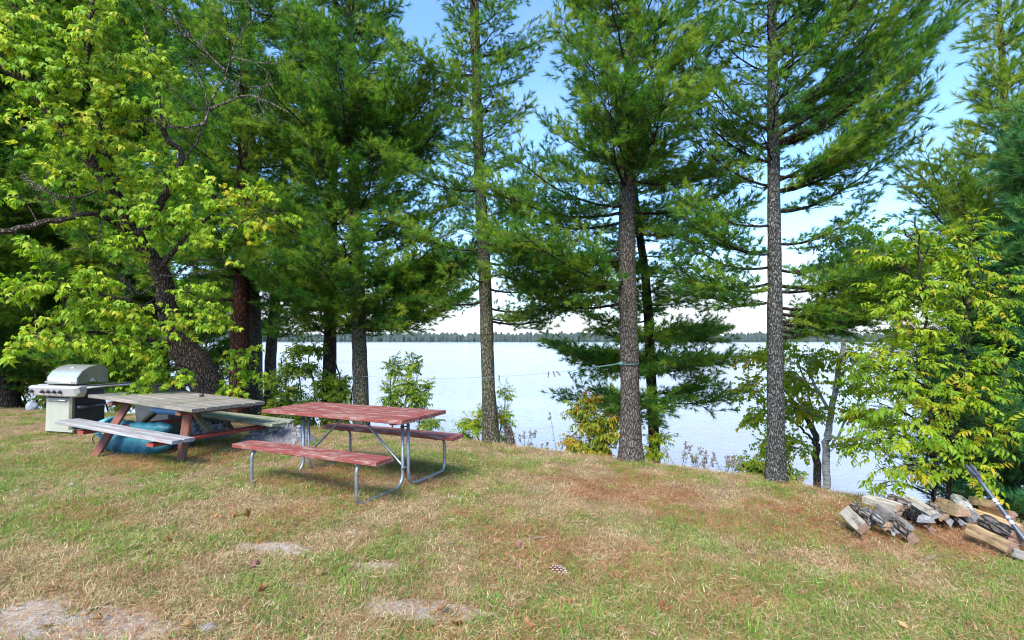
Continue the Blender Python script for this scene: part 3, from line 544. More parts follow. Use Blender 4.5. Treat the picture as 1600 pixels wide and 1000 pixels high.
# the leaning leafy tree over the grill and the grey table
elder_clumps = [(x, y, Y, rx * 1.12, ry * 1.35, n) for x, y, Y, rx, ry, n in [(45, 70, 6.2, 50, 32, 60), (110, 55, 6.3, 45, 30, 50), (150, 12, 6.4, 35, 25, 40), (30, 15, 6.1, 45, 25, 40), (60, 130, 6.2, 55, 32, 60), (140, 120, 6.5, 55, 32, 60), (100, 190, 6.4, 50, 26, 50), (40, 180, 6., 40, 20, 25),
  (230, 85, 6.9, 38, 26, 40), (260, 115, 6.9, 22, 28, 25), (180, 150, 6.8, 40, 26, 40), (225, 165, 6.9, 40, 20, 34), (150, 230, 6.7, 55, 26, 55), (70, 240, 6.4, 35, 18, 26), (210, 230, 6.9, 40, 22, 40), (110, 275, 6.5, 50, 18, 32),
  (265, 275, 7.1, 55, 26, 60), (330, 300, 7.2, 55, 24, 60), (395, 310, 7.3, 50, 20, 44), (445, 345, 7.4, 40, 12, 22), (375, 350, 7.3, 45, 20, 40), (210, 320, 7., 50, 22, 46), (270, 345, 7.1, 55, 24, 60), (200, 380, 7., 45, 26, 50), (320, 375, 7.2, 40, 16, 30),
  (100, 345, 6.6, 30, 12, 14), (45, 385, 6.3, 45, 14, 24), (40, 440, 6.3, 50, 22, 45), (105, 440, 6.5, 45, 18, 36), (150, 430, 6.7, 40, 18, 30), (150, 480, 6.8, 55, 24, 60), (95, 505, 6.6, 45, 20, 45), (210, 490, 7., 50, 22, 50), (60, 530, 6.2, 38, 14, 26), (20, 548, 6., 24, 12, 14),
  (120, 540, 6.6, 50, 18, 46), (180, 540, 6.9, 50, 22, 50), (240, 540, 7.2, 40, 24, 44), (225, 585, 7.1, 40, 18, 40), (265, 590, 7.4, 34, 22, 36), (200, 612, 6.9, 28, 8, 14), (300, 500, 7.5, 40, 26, 40), (350, 505, 7.6, 28, 20, 24), (305, 455, 7.4, 34, 22, 30), (330, 480, 7.4, 30, 12, 18), (375, 412, 7.3, 14, 8, 6),
  (370, 565, 8.1, 26, 16, 26), (395, 580, 8.2, 20, 18, 20), (370, 605, 8.2, 30, 20, 30), (385, 545, 8.1, 24, 10, 14), (330, 605, 8.3, 16, 8, 8), (20, 70, 6.1, 30, 40, 36), (90, 95, 6.4, 40, 30, 40), (185, 105, 6.7, 30, 30, 30), (20, 300, 6.2, 20, 20, 10), (170, 190, 6.8, 40, 24, 36), (190, 275, 7., 36, 24, 34)]]
decid('elder_tree', 'leaning rough-barked tree with bright yellow-green leaves beside the grey table', 'leafy tree',
  [[(334, 640, 8.4, 50), (318, 590, 8.4, 46), (285, 540, 8.3, 40), (264, 490, 8.1, 28), (252, 430, 7.9, 24), (215, 370, 7.6, 20), (172, 290, 7.2, 18), (110, 215, 6.9, 17), (60, 150, 6.6, 16), (-20, 80, 6.2, 14)],
   [(285, 545, 8.3, 22), (262, 500, 8.2, 18), (255, 440, 7.9, 16)],
   [(172, 290, 7.2, 12), (165, 240, 7.1, 8), (150, 170, 7., 7), (135, 120, 6.8, 6), (140, 40, 6.6, 4), (150, -60, 6.4, 3)],
   [(218, 372, 7.6, 14), (245, 330, 7.5, 12), (285, 250, 7.4, 9), (262, 215, 7.3, 8), (248, 160, 7.2, 7), (238, 100, 7.1, 5), (225, 40, 7., 3)],
   [(250, 420, 7.8, 9), (300, 360, 7.6, 6), (360, 320, 7.5, 4), (430, 330, 7.4, 2.5)],
   [(215, 370, 7.6, 8), (150, 335, 7., 9), (90, 345, 6.4, 9), (0, 365, 5.9, 10), (-80, 380, 5.6, 10)],
   [(264, 490, 8.1, 9), (200, 470, 7.5, 7), (120, 450, 7., 5), (50, 430, 6.5, 3)],
   [(285, 540, 8.3, 8), (230, 530, 7.8, 6), (160, 520, 7.2, 5), (60, 520, 6.5, 3)],
   [(-20, 80, 6.2, 8), (20, 40, 6.2, 5), (60, 0, 6.2, 3)]],
  elder_clumps, 'elder', B_elder, per_twig=5, nobj=300, size=.84, many=2.2, seed=5,
  bare=[([(290, 250, 7.4), (318, 200, 7.3), (330, 160, 7.3), (352, 120, 7.2), (370, 60, 7.1), (420, 10, 7.)], 2), ([(330, 170, 7.3), (390, 150, 7.1), (450, 175, 7.)], 2), ([(322, 190, 7.3), (280, 200, 7.1), (215, 180, 7.)], 2), ([(352, 110, 7.2), (300, 60, 7.), (260, 10, 6.9)], 2),
        ([(250, 430, 7.8), (300, 428, 7.6), (355, 420, 7.5)], 1), ([(250, 440, 7.9), (215, 460, 7.5), (190, 440, 7.4)], 2), ([(170, 290, 7.2), (110, 310, 6.8), (30, 275, 6.5)], 2), ([(160, 330, 7.1), (150, 380, 6.9), (100, 390, 6.8)], 1)])
decid('birch_tree', 'small birch with a white lower trunk beside the spotted pine', 'birch tree',
  [[(1291, 775, 8.4, 11), (1290, 720, 8.4, 10.5), (1294, 670, 8.4, 9.5), (1304, 610, 8.4, 8), (1315, 550, 8.4, 7), (1325, 470, 8.3, 5), (1345, 400, 8.2, 4), (1350, 350, 8.2, 2)], [(1294, 640, 8.4, 5), (1260, 580, 8.3, 3.5), (1225, 560, 8.2, 2)], [(1310, 590, 8.4, 5), (1345, 560, 8.3, 3), (1385, 540, 8.2, 2)], [(1300, 700, 8.4, 4), (1330, 640, 8.2, 3), (1370, 620, 8.1, 2)]],
  [(1230, 590, 8.4, 40, 20, 50), (1265, 560, 8.4, 40, 20, 50), (1310, 420, 8.4, 40, 24, 50), (1350, 395, 8.4, 36, 26, 45), (1385, 440, 8.3, 28, 30, 36), (1345, 470, 8.4, 40, 24, 40), (1290, 470, 8.4, 30, 20, 26), (1340, 600, 8.3, 36, 22, 40), (1345, 650, 8.2, 34, 24, 44), (1370, 560, 8.3, 30, 18, 26), (1400, 520, 8.2, 34, 22, 36), (1410, 600, 8.1, 34, 26, 40), (1395, 660, 8., 30, 22, 34), (1320, 560, 8.3, 30, 22, 34), (1400, 400, 8.2, 30, 22, 30), (1355, 360, 8.2, 22, 20, 20), (1300, 380, 8.4, 26, 18, 24), (1425, 470, 8., 30, 24, 34), (1260, 640, 8.4, 35, 24, 45), (1325, 690, 8.3, 22, 16, 20)], 'birch', B_birch, per_twig=4, many=2.6, seed=15, size=1.1, nobj=0)
decid('birch_tree', 'grey young birch leaning left behind the spotted pine, leaves over the water', 'birch tree',
  [[(1277, 775, 8.7, 11), (1277, 725, 8.7, 11), (1272, 680, 8.7, 9), (1250, 640, 8.7, 5), (1215, 600, 8.7, 3)], [(1272, 690, 8.7, 4), (1240, 660, 8.7, 3), (1195, 640, 8.7, 2)], [(1272, 680, 8.7, 4), (1265, 620, 8.7, 3), (1240, 540, 8.7, 2)]],
  [(1180, 555, 8.7, 34, 22, 44), (1170, 612, 8.7, 30, 18, 36), (1185, 650, 8.7, 30, 20, 36), (1215, 540, 8.7, 30, 20, 36), (1230, 630, 8.7, 36, 26, 50), (1200, 700, 8.7, 26, 26, 40), (1235, 690, 8.6, 30, 26, 44), (1260, 600, 8.7, 30, 22, 30)], 'birch', B_gray, per_twig=4, many=2.4, size=1.1, seed=16)
ashc = [(x - 16, y - 8, Y, rx * 1.35, ry * 1.6, n) for x, y, Y, rx, ry, n in [(1415, 425, 5.9, 40, 26, 46), (1470, 400, 5.8, 46, 24, 50), (1530, 400, 5.7, 40, 24, 40), (1450, 460, 5.6, 50, 22, 60), (1510, 470, 5.6, 45, 22, 50), (1410, 500, 5.7, 36, 18, 34), (1475, 520, 5.5, 46, 20, 46), (1545, 520, 5.4, 40, 24, 44), (1430, 375, 5.9, 34, 18, 34), (1560, 440, 5.5, 34, 26, 36), (1540, 360, 5.8, 30, 18, 26), (1400, 560, 5.8, 30, 20, 30), (1440, 565, 5.5, 46, 20, 46), (1395, 590, 5.6, 40, 22, 44), (1510, 580, 5.4, 45, 22, 50),
        (1375, 640, 5.6, 36, 20, 38), (1430, 625, 5.4, 46, 22, 54), (1490, 635, 5.3, 40, 22, 44), (1550, 630, 5.2, 40, 24, 44), (1395, 690, 5.4, 40, 20, 44), (1450, 685, 5.2, 40, 20, 44), (1510, 690, 5.1, 40, 20, 40), (1575, 690, 5.1, 30, 20, 30), (1420, 735, 5.3, 40, 16, 36), (1480, 740, 5.2, 40, 16, 36), (1385, 768, 5.5, 26, 8, 14), (1540, 745, 5.0, 34, 16, 28), (1590, 560, 5.1, 20, 20, 20), (1590, 470, 5.2, 16, 20, 14), (1365, 700, 5.7, 30, 24, 34), (1355, 580, 5.8, 26, 20, 28), (1390, 460, 5.9, 26, 24, 26)]]
decid('sapling', 'yellow-green sapling with thin dark stem behind the left half of the woodpile', 'sapling',
  [[(1463, 800, 5.5, 7), (1458, 700, 5.5, 6), (1448, 573, 5.6, 5), (1444, 479, 5.6, 4), (1436, 400, 5.7, 3), (1430, 340, 5.7, 2)]], [c for c in ashc if c[0] < 1465], 'ash', B_dark, per_twig=3, many=1.15, nobj=290, seed=25, size=.72, droop=.3, group='saplings behind the woodpile')
decid('sapling', 'forked sapling with large leaves behind the right half of the woodpile', 'sapling',
  [[(1477, 800, 5.4, 7), (1490, 663, 5.4, 6), (1504, 573, 5.5, 5), (1507, 470, 5.6, 4), (1520, 380, 5.7, 2.5)], [(1492, 680, 5.4, 4), (1530, 640, 5.2, 3), (1570, 600, 5.1, 2)]], [c for c in ashc if c[0] >= 1465], 'ash', B_dark, per_twig=3, many=1.15, nobj=290, seed=26, size=.72, droop=.3, group='saplings behind the woodpile')
decid('shrub', 'pale green shrub around the foot of the lone slender pine', 'shrub', [[(755, 705, 9.2, 3), (745, 680, 9.2, 3), (735, 655, 9.2, 2)], [(770, 705, 9.3, 3), (785, 660, 9.3, 2), (790, 620, 9.3, 1.5)]],
  [(738, 660, 9.2, 22, 14, 36), (722, 682, 9.2, 22, 10, 28), (785, 650, 9.3, 16, 20, 26), (788, 612, 9.3, 12, 12, 10), (757, 640, 9.3, 16, 12, 14), (790, 680, 9.3, 12, 10, 12)], 'long', B_twig, per_twig=3, many=5, seed=35, size=.9, twig_r=.003)
decid('shrub', 'orange and yellow leafed sapling left of the thick scaly pine', 'shrub', [[(925, 722, 8.3, 3), (922, 690, 8.3, 3), (915, 640, 8.3, 2)], [(945, 722, 8.3, 3), (945, 680, 8.3, 2), (950, 650, 8.3, 1.5)]],
  [(908, 640, 8.3, 18, 12, 24), (925, 662, 8.3, 22, 14, 36), (900, 690, 8.3, 20, 12, 28), (945, 680, 8.3, 22, 18, 40), (930, 703, 8.3, 24, 8, 24), (957, 655, 8.3, 10, 10, 12), (920, 624, 8.3, 10, 7, 8)], 'gold', B_twig, per_twig=3, many=5, seed=36, size=1.05, twig_r=.003)
decid('shrub', 'wispy sapling of small dark leaves behind the right end of the red table', 'shrub', [[(628, 690, 9.6, 4), (632, 640, 9.6, 3), (640, 590, 9.6, 2), (645, 550, 9.6, 1.5)], [(615, 690, 9.6, 3), (610, 600, 9.6, 2), (618, 560, 9.6, 1.)], [(650, 690, 9.6, 3), (662, 620, 9.6, 1.5)]],
  [(640, 600, 9.6, 14, 26, 26), (617, 575, 9.6, 10, 16, 14), (645, 565, 9.6, 8, 16, 12), (610, 615, 9.6, 18, 18, 26), (655, 620, 9.6, 16, 18, 26), (630, 640, 9.6, 30, 12, 36), (668, 600, 9.6, 8, 8, 6), (670, 660, 9.6, 16, 10, 16)], 'shrub', B_twig, per_twig=3, many=5, seed=37, twig_r=.003, size=.95)
for j, (x0, lab) in enumerate([(445, 'olive-green bush between the trio of trunks and the dark straight pine'), (488, 'thin-stemmed bush with lake showing through, left of the dark straight pine'), (530, 'low bush between the two pine trunks behind the red table')]):
    decid('shrub', lab, 'shrub', [[(x0, 690, 10.4, 4), (x0 + 4, 620, 10.4, 3), (x0 - 6, 560, 10.4, 2)], [(x0 + 10, 690, 10.5, 3), (x0 + 22, 600, 10.5, 2)], [(x0 - 10, 690, 10.5, 3), (x0 - 20, 590, 10.5, 2)]],
      [(x0 + RNG.uniform(-26, 26), y, 10.4, 20, 12, 20) for y in (545, 575, 595, 610, 625, 640, 650, 660)][2 * (j == 2):], 'shrub', B_dark, per_twig=3, many=5, seed=40 + j, twig_r=.003)
for j, (x0, lab) in enumerate([(55, 'bright leafy bush at the lawn edge left of the gas grill'), (105, 'bush behind the gas grill against the bright water'), (180, 'bush between the gas grill and the grey table'), (345, 'bush behind the leaning trunk')]):
    decid('shrub', lab, 'shrub', [[(x0, 650, 12.6, 4), (x0 + 4, 600, 12.6, 3), (x0 - 6, 565, 12.6, 2)], [(x0 + 10, 650, 12.6, 3), (x0 + 30, 590, 12.6, 2)], [(x0 - 10, 650, 12.6, 3), (x0 - 26, 590, 12.6, 2)]],
      [(x0 + RNG.uniform(-38, 38), y, 12.6, 24, 12, 22) for y in (560, 580, 595, 610, 622, 632)], 'birch' if j == 0 else 'shrub', B_dark, per_twig=3, many=5, seed=50 + j, twig_r=.003)
decid('shrub', 'low dark shrub at the foot of the spotted pine', 'shrub', [[(1240, 768, 7.6, 3), (1235, 735, 7.6, 2), (1225, 705, 7.6, 1.5)]], [(1170, 725, 7.6, 16, 12, 16), (1190, 735, 7.6, 20, 12, 22), (1235, 740, 7.6, 12, 12, 14), (1165, 745, 7.4, 20, 8, 16)], 'shrub', B_dark, per_twig=3, many=5, seed=60, twig_r=.003)
decid('shrub', 'green seedling at the foot of the thin dark pine', 'shrub', [[(1033, 730, 8.4, 2), (1030, 700, 8.4, 1.5), (1036, 680, 8.4, 1)]], [(1032, 682, 8.4, 14, 8, 12), (1022, 705, 8.4, 12, 12, 14)], 'long', B_twig, per_twig=3, many=5, seed=61, twig_r=.002)
# slender weeds on the crest
def weed(px, py_top, Y, label, n=3, lean=.0, seed=0, flower=True):
    rs = np.random.default_rng(seed + 900); c = at(px, 600, Y); z0 = float(gz(c[0], c[1])); root = empty('weed', (c[0], c[1], z0), label, 'weed', 'weeds along the top of the bank'); ztop = at(px, py_top, Y)[2]; LP = []; LD = []; b = MB(); fl = MB()
    for k in range(n):
        h = (ztop - z0) * rs.uniform(.7, 1.02); x = rs.uniform(-.12, .12); y = rs.uniform(-.1, .1); P = smoothpath([(x * .3, y * .3, 0), (x, y, h * .5), (x * 1.6 + lean, y * 1.5, h)], 8); b.tube(P, np.linspace(.005, .0025, 8), 4, caps=False)
        for i in range(int(h / .035)):
            u = rs.uniform(.2, .95); p = P[int(u * 7)]; a = i * 2.4; LP.append(p + [0, 0, rs.uniform(-.04, .04)]); LD.append((math.cos(a), math.sin(a), .4))
        if flower:
            for i in range(16): p = P[-1] + np.array([rs.normal(0, .014), rs.normal(0, .014), -rs.random() * .12]); fl.box(p, (.016, .012, .02), Rz(rs.random() * 3))
    b.build('stem', M_weed, root); ms = M_weedleaf
    if flower: fl.build('seed_head', M_seed, root)
    LP = np.array(LP); scatter('foliage', 'single', LP, dir2eul(unit(np.array(LD)), rs.normal(0, .4, len(LP))), rs.uniform(.6, 1.1, len(LP)), root)
M_weed = plain('weed_stem', (.10, .11, .06), .9); M_seed = plain('seed_head', (.16, .14, .12), 1); M_weedleaf = leafmat('weed_leaves', [(0, (.05, .085, .04)), (1, (.12, .16, .06))], .25, .6)
kit('single', [tri_mesh('leaf', leaflet(.07, .013, .4), [M_weedleaf])])
for i, (x, y, Y, l) in enumerate([(1062, 692, 7.6, 'tallest greyish weed right of the thin dark pine'), (1082, 700, 7.5, 'weed with a seed head, second right of the thin dark pine'), (1098, 712, 7.4, 'short grey weed at the end of the clump right of the thin dark pine'), (1128, 703, 7.3, 'weed halfway between the thin dark pine and the spotted pine'), (1148, 712, 7.2, 'leafy weed left of the spotted pine'),
    (820, 672, 8.7, 'thin weed just right of the broken stump'), (845, 690, 8.6, 'low bushy weed between the stump and the orange sapling'), (875, 638, 8.6, 'tall single dry weed stalk left of the orange sapling'), (1248, 745, 7.1, 'tiny dark weed right of the spotted pine trunk')]):
    weed(x, y, Y, l, n=1 if 'single' in l else 4, seed=i)

# ------------------------------------------------------------------ red table on a galvanised tube frame
W_red = wood('red_painted_planks', (.19, .10, .085), (.36, .25, .215), (.20, .05, .042), .54, .62)
W_redside = wood('red_painted_wood', (.16, .09, .07), (.28, .18, .14), (.21, .035, .03), .60, .6)
W_grey = wood('weathered_grey_wood', (.12, .105, .09), (.33, .30, .265), (.25, .11, .09), .34, .85, 1, (.11, .12, .07))
W_greyb = wood('weathered_bench_wood', (.15, .155, .17), (.40, .39, .38), (.30, .17, .15), .38, .8)
W_greyg = wood('mossy_bench_wood', (.14, .15, .10), (.34, .35, .26), None, .4, .85, 1, (.12, .14, .07))
W_brown = wood('brown_stained_wood', (.08, .045, .03), (.19, .11, .075), (.20, .06, .04), .5, .75)
W_redbr = wood('red_stained_wood', (.13, .05, .035), (.24, .09, .055), (.28, .05, .038), .6, .7)
W_olive = wood('greenish_wood', (.10, .09, .04), (.20, .18, .09), None, .5, .85)
def galv():
    m, nt, N, L, B = mat('galvanised_steel'); n = noise(N, L, coords(N, L), 40, 4, .6); r = ramp(N, [(.3, (.20, .235, .27)), (.7, (.34, .38, .42))]); L.new(n, r.inputs[0]); L.new(r.outputs[0], B.inputs['Base Color']); B.inputs['Metallic'].default_value = .7; B.inputs['Roughness'].default_value = .42; return m
M_galv = galv(); M_dark = plain('black_iron', (.02, .02, .022), .5)
def Mt(q3, yaw, pit, rol):
    R = Rz(yaw) @ Rx(pit) @ Ry(rol); M = Matrix(R.tolist()).to_4x4(); M.translation = Vector(q3); return M
def plank(name, c, size, m, parent, R=None, bev=.006, seed=0, wob=.004):
    """a board lying along its own X, origin at its centre"""
    rs = np.random.default_rng(seed); L, w, t = size; n = 7; b = MB(); xs = np.linspace(-L / 2, L / 2, n); xs[0] += rs.uniform(-wob, wob); xs[-1] += rs.uniform(-wob, wob); V = []; q = bev
    for x in xs:
        dy, dz = rs.uniform(-wob, wob) * .5, rs.uniform(-wob, wob) * .4
        V += [(x, y + dy, z + dz) for y, z in ((-w / 2 + q, -t / 2), (w / 2 - q, -t / 2), (w / 2, -t / 2 + q), (w / 2, t / 2 - q), (w / 2 - q, t / 2), (-w / 2 + q, t / 2), (-w / 2, t / 2 - q), (-w / 2, -t / 2 + q))]
    f = [(i * 8 + j, i * 8 + (j + 1) % 8, (i + 1) * 8 + (j + 1) % 8, (i + 1) * 8 + j) for i in range(n - 1) for j in range(8)]; f = [q_[::-1] for q_ in f]; f += [tuple(range(8)), tuple((n - 1) * 8 + j for j in range(8))[::-1]]
    b.add(V, f); o = b.build(name, m, parent); M = (Matrix(np.asarray(R).tolist()).to_4x4() if R is not None else Matrix.Identity(4)); M.translation = Vector(c); o.matrix_basis = M; return o
def red_table():
    t = empty('picnic_table', None, 'red plank picnic table on grey metal tube legs', 'picnic table', M=Mt((-1.723, 5.516, CAMZ - 1.508), -.465, .010, -.008)); L = .971
    for i, y in enumerate((-.2475, 0, .2475)): plank('tabletop_plank', (0, y, .75 - .019), (2 * L, .240, .038), W_red, t, seed=i)
    plank('bench_plank', (0, -.713 + .1175, .44 - .019), (2 * L, .235, .040), W_red, t, seed=11); plank('bench_plank', (0, .713 - .1175, .44 - .019), (2 * L, .235, .040), W_red, t, seed=12)
    for x in (-.82, 0, .80): plank('cleat', (x, 0, .75 - .038 - .014), (.60, .07, .026), W_redside, t, R=Rz(math.pi / 2), seed=int(x * 10) + 30)
    r = .0165
    for x in (-.70, .72):
        for s in (-1, 1):
            P = []
            def arc(c, r0, a0, a1, n=7):
                for a in np.linspace(a0, a1, n): P.append((x + s * .018, s * (c[0] + r0 * math.cos(a)), c[1] + r0 * math.sin(a)))
            P.append((x + s * .018, s * .022, .71)); arc((.152, .15), .13, math.pi, 1.5 * math.pi); arc((.59, .10), .08, -math.pi / 2, 0); arc((.58, .31), .09, 0, math.pi / 2, 7); P.append((x + s * .018, s * .52, .40))
            b = MB(); b.tube(P, r, 10); b.build('leg_tube', M_galv, t, smooth=True)
        b = MB(); b.box((x, 0, .704), (.04, .62, .012)); 
        for s in (-1, 1): b.box((x, s * .60, .394), (.04, .20, .010))
        b.build('bracket', M_galv, t)
        b = MB(); b.tube([(x, -.05, .20), (x, .05, .20)], .007, 6); b.tube([(x, -.07, .62), (x, .07, .62)], .007, 6); b.build('bolt', M_dark, t)
        b = MB(); s = 1 if x > 0 else -1; b.tube([(x, 0, .20), (x - s * .03, 0, .215), (x - s * .62, 0, .70), (x - s * .66, 0, .705)], .0125, 8); b.build('brace', M_galv, t, smooth=True)
red_table()
def grey_table():
    t = empty('picnic_table', None, 'old grey wooden picnic table with reddish A-frame legs', 'picnic table', M=Mt((-4.565, 6.888, CAMZ - 1.535), -.344, -.026, .056)); L = .95; n = 6; pw = 1.096 / n
    for i in range(n): plank('tabletop_plank', (RNG.uniform(-.008, .008), -.548 + pw * (i + .5), .75 - .022 + RNG.uniform(-.003, .003)), (2 * L, pw - .010, .042), W_grey, t, seed=40 + i, wob=.007)
    L2 = 1.04
    for s in (-1, 1):
        for k in range(2): plank('bench_plank', (.036, s * (.854 - .0675 - k * .139), .437 - .02), (2 * L2, .132, .040), W_greyb if s < 0 else W_greyg, t, seed=50 + k + 2 * s, wob=.005)
    plank('bench_plank', (.10, 1.02, .40), (1.7, .12, .035), W_greyg, t, R=Rz(.1) @ Rx(.1), seed=70)
    for x in (-.62, .62):
        for s in (-1, 1):
            a = np.array([0, s * .30, .68]); c = np.array([0, s * .74, -.03])
            if s < 0: a[1], c[1] = (-.33, -.37) if x > 0 else (-.22, -.60); d = c - a; ln = np.linalg.norm(d); plank('leg', (x, *(a + d / 2)[1:]), (ln, .135, .04), W_brown if x < 0 or s < 0 else W_redbr, t, R=frame(d), seed=80)
        plank('bench_support', (x + .045, 0, .437 - .04 - .062), (1.62, .115, .04), W_redbr, t, R=Rz(math.pi / 2), seed=90)
        plank('top_support', (x + .045, 0, .75 - .043 - .045), (1.0, .09, .04), W_brown, t, R=Rz(math.pi / 2), seed=91)
        s = 1 if x < 0 else -1; a = np.array([x, 0, .36]); c = np.array([x + s * .42, 0, .68]); d = c - a; plank('brace', a + d / 2, (np.linalg.norm(d), .085, .04), W_olive, t, R=frame(d), seed=92)
    return t
GT = grey_table(); bpy.context.view_layer.update()
def on_grey(x, y, z=0.): v = GT.matrix_basis @ Vector((x, y, z)); return np.array(v)
c = on_grey(.05, .30, .752); b = MB(); b.lathe([(.028, 0), (.03, .02), (.02, .035), (.012, .045)], 12, c); tag(b.build('bottle_cap', M_dark), 'small black cap standing on the grey picnic table', 'cap')

# ------------------------------------------------------------------ gas grill
M_steel = plain('stainless_steel', (.62, .62, .60), .3, .75, .06, 6, .02); M_steelo = plain('weathered_olive_steel', (.27, .27, .20), .38, .7, .2, 5, .03); M_pale = plain('pale_enamel', (.34, .35, .29), .5, .1, .08, 5, .02)
M_white = plain('brushed_light_panel', (.55, .55, .56), .35, .4, .05, 8, .02); M_blk = plain('grill_black', (.022, .023, .027), .45, 0, .3, 10, .05); M_gunmetal = plain('gunmetal', (.09, .095, .11), .4, .5, .2, 10, .03); M_knob = plain('knob_black', (.03, .03, .032), .35)
def grill():
    c = at(112, 680, 8.3); c[2] = float(gz(c[0], c[1])); th = math.radians(15)
    M = Matrix(Rz(-th).tolist()).to_4x4(); M.translation = Vector(c)   # x right along the front, y back, origin at the front right foot of the cabinet
    t = empty('gas_grill', None, 'stainless gas grill with closed lid standing left of the grey table', 'grill', M=M); w = .58; d = .52
    b = MB(); b.box((-w / 2, d / 2 + .01, .35), (w, d - .04, .54), bev=.005); b.build('cabinet', M_blk, t)
    b = MB(); b.box((-w / 2 - .035, .005, .34), (w - .08, .02, .50), bev=.004); door = b.build('door', M_pale, t)
    b = MB(); b.tube([(-w + .04, -.012, .56), (-w + .04, -.035, .56), (-.12, -.035, .56), (-.12, -.012, .56)], .009, 8); b.build('handle', M_steel, door, smooth=True)
    b = MB(); b.box((-.035, .014, .36), (.066, .045, .56), bev=.004); b.build('corner_post', M_steelo, t)
    b = MB(); b.box((-w - .012, .03, .36), (.025, .05, .56), bev=.004); b.build('corner_post', M_pale, t)
    b = MB(); b.box((-w / 2, .01, .065), (w + .03, .03, .05), bev=.004); b.box((-w / 2, d / 2, .075), (w, d, .02)); b.build('base_shelf', M_pale, t)
    b = MB(); b.tube([(.02, .06, .44), (.02, .46, .44)], .028, 10); b.build('side_bar', M_gunmetal, t, smooth=True)
    for x in (-.04, -w + .04):
        for y in (.05, d - .05): b = MB(); b.lathe([(.008, -.016), (.036, -.014), (.038, 0), (.036, .014), (.008, .016)], 14, (x, y, .032), R=Ry(math.pi / 2)); b.build('caster', M_knob, t, smooth=True)
    z0, z1 = .64, .80; y0 = -.14
    prof = [(y0 + .02, z1), (y0 - .03, z1 - .03), (y0 + .01, z0 + .01), (y0 + .05, z0 - .01), (y0 + .14, z0 - .01), (y0 + .14, z1)]
    xs = [-.80, -.74, .24, .30]; sc = [(.75, .55), (1, 1), (1, 1), (.75, .55)]; b = MB(); V = []
    for x, (q, e) in zip(xs, sc):
        for (y, z) in prof: V.append((x, lerp(y0 + .14, y, q), lerp(z1, z, e)))
    k = len(prof); f = [(i * k + j, i * k + (j + 1) % k, (i + 1) * k + (j + 1) % k, (i + 1) * k + j) for i in range(3) for j in range(k)] + [tuple(range(k))[::-1], tuple(3 * k + j for j in range(k))]
    b.add(V, f); panel = b.build('control_panel', M_white, t)
    nrm = unit(np.array([0, -(z1 - z0 - .04), -.04])); R = np.array(frame(nrm)); R = np.stack([R[:, 2], R[:, 1], R[:, 0]], 1)
    for x in (-.68, -.44, -.31, -.18, -.05):
        p = np.array([x, y0 - .012, (z0 + z1) / 2 - .005]); b = MB(); b.lathe([(.034, 0), (.034, .006), (.026, .012), (.024, .03), (.02, .034)], 14, p, R=R); b.box(p + nrm * .036, (.012, .046, .012), R=R); b.build('knob', M_knob, panel)
    b = MB(); b.box((-.23, .21, .71), (.66, .44, .17), bev=.01); b.build('firebox', M_gunmetal, t)
    lp = [(-.02, .83), (-.02, .93), (.05, 1.03), (.16, 1.10), (.30, 1.13), (.40, 1.11), (.46, 1.03), (.47, .83)]; b = MB(); k = len(lp); lx0, lx1 = -.56, .10
    b.add([(lx, y, z) for lx in (lx0, lx1) for y, z in lp], [(j, j + k, j + k + 1, j + 1) for j in range(k - 1)]); lid = b.build('lid', M_steel, t, smooth=True)
    for lx, s in ((lx0, -1), (lx1, 1)):
        cap = lp[:-1] + [(.47, .83), (.30, .83), (.27, .88), (.24, .915), (.20, .915), (.16, .86), (.14, .83)]
        bb = MB(); V = [(lx - s * .010, y, z) for y, z in cap] + [(lx + s * .012, y, z) for y, z in cap]; n = len(cap); bb.add(V, [tuple(range(n)), tuple(range(2 * n - 1, n - 1, -1))] + [(j, (j + 1) % n, n + (j + 1) % n, n + j) for j in range(n)]); bb.build('lid_end', M_steelo, lid)
    b = MB(); b.tube([(lx0 + .05, -.03, .86), (lx0 + .05, -.075, .86), (lx1 - .05, -.075, .86), (lx1 - .05, -.03, .86)], .013, 8); b.build('lid_handle', M_steel, lid, smooth=True)
    b = MB(); b.lathe([(.035, 0), (.035, .008), (.03, .012)], 16, (-.22, .135, 1.088), R=Rx(.5)); b.build('thermometer', M_steel, lid)
    for x0_, x1_, y1 in ((.10, .30, .74), (-.80, -.57, .46)):
        b = MB(); b.box(((x0_ + x1_) / 2, y1 / 2 - .0, .80), (x1_ - x0_, y1, .018), bev=.004); b.build('side_shelf', M_gunmetal if x0_ > 0 else M_steel, t)
    b = MB(); b.tube([(.305, 0, .775), (.305, .74, .775)], .016, 8); b.build('shelf_rail', M_steel, t, smooth=True)
grill()
c = at(50, 634, 11.6); b = MB(); V = []
def rock(name, c, r, m, label=None, cat=None, group=None, parent=None, seed=0, flat=.65):
    rs = np.random.default_rng(seed); bm = bmesh.new(); bmesh.ops.create_icosphere(bm, subdivisions=2, radius=1)
    ph = rs.uniform(0, 6, 3)
    for v in bm.verts: k = 1 + .22 * math.sin(v.co.x * 2.3 + ph[0]) * math.cos(v.co.y * 2.7 + ph[1]) + rs.uniform(-.09, .09); v.co = Vector((v.co.x * r[0] * k, v.co.y * r[1] * k, v.co.z * r[2] * k))
    me = bpy.data.meshes.new(name); bm.to_mesh(me); bm.free(); me.materials.append(m); o = link(name, me, parent, c); return tag(o, label, cat, group)
M_stone = plain('grey_stone', (.22, .215, .225), .9, 0, .35, 20, .5)
M_bluestone = plain('bluish_stone', (.30, .34, .40), .8, 0, .2, 8, .4)
c[2] = float(gz(c[0], c[1])) + .08; rock('rock', c, (.13, .1, .11), M_bluestone, 'bluish grey rock at the lawn edge left of the grill', 'rock', seed=2)

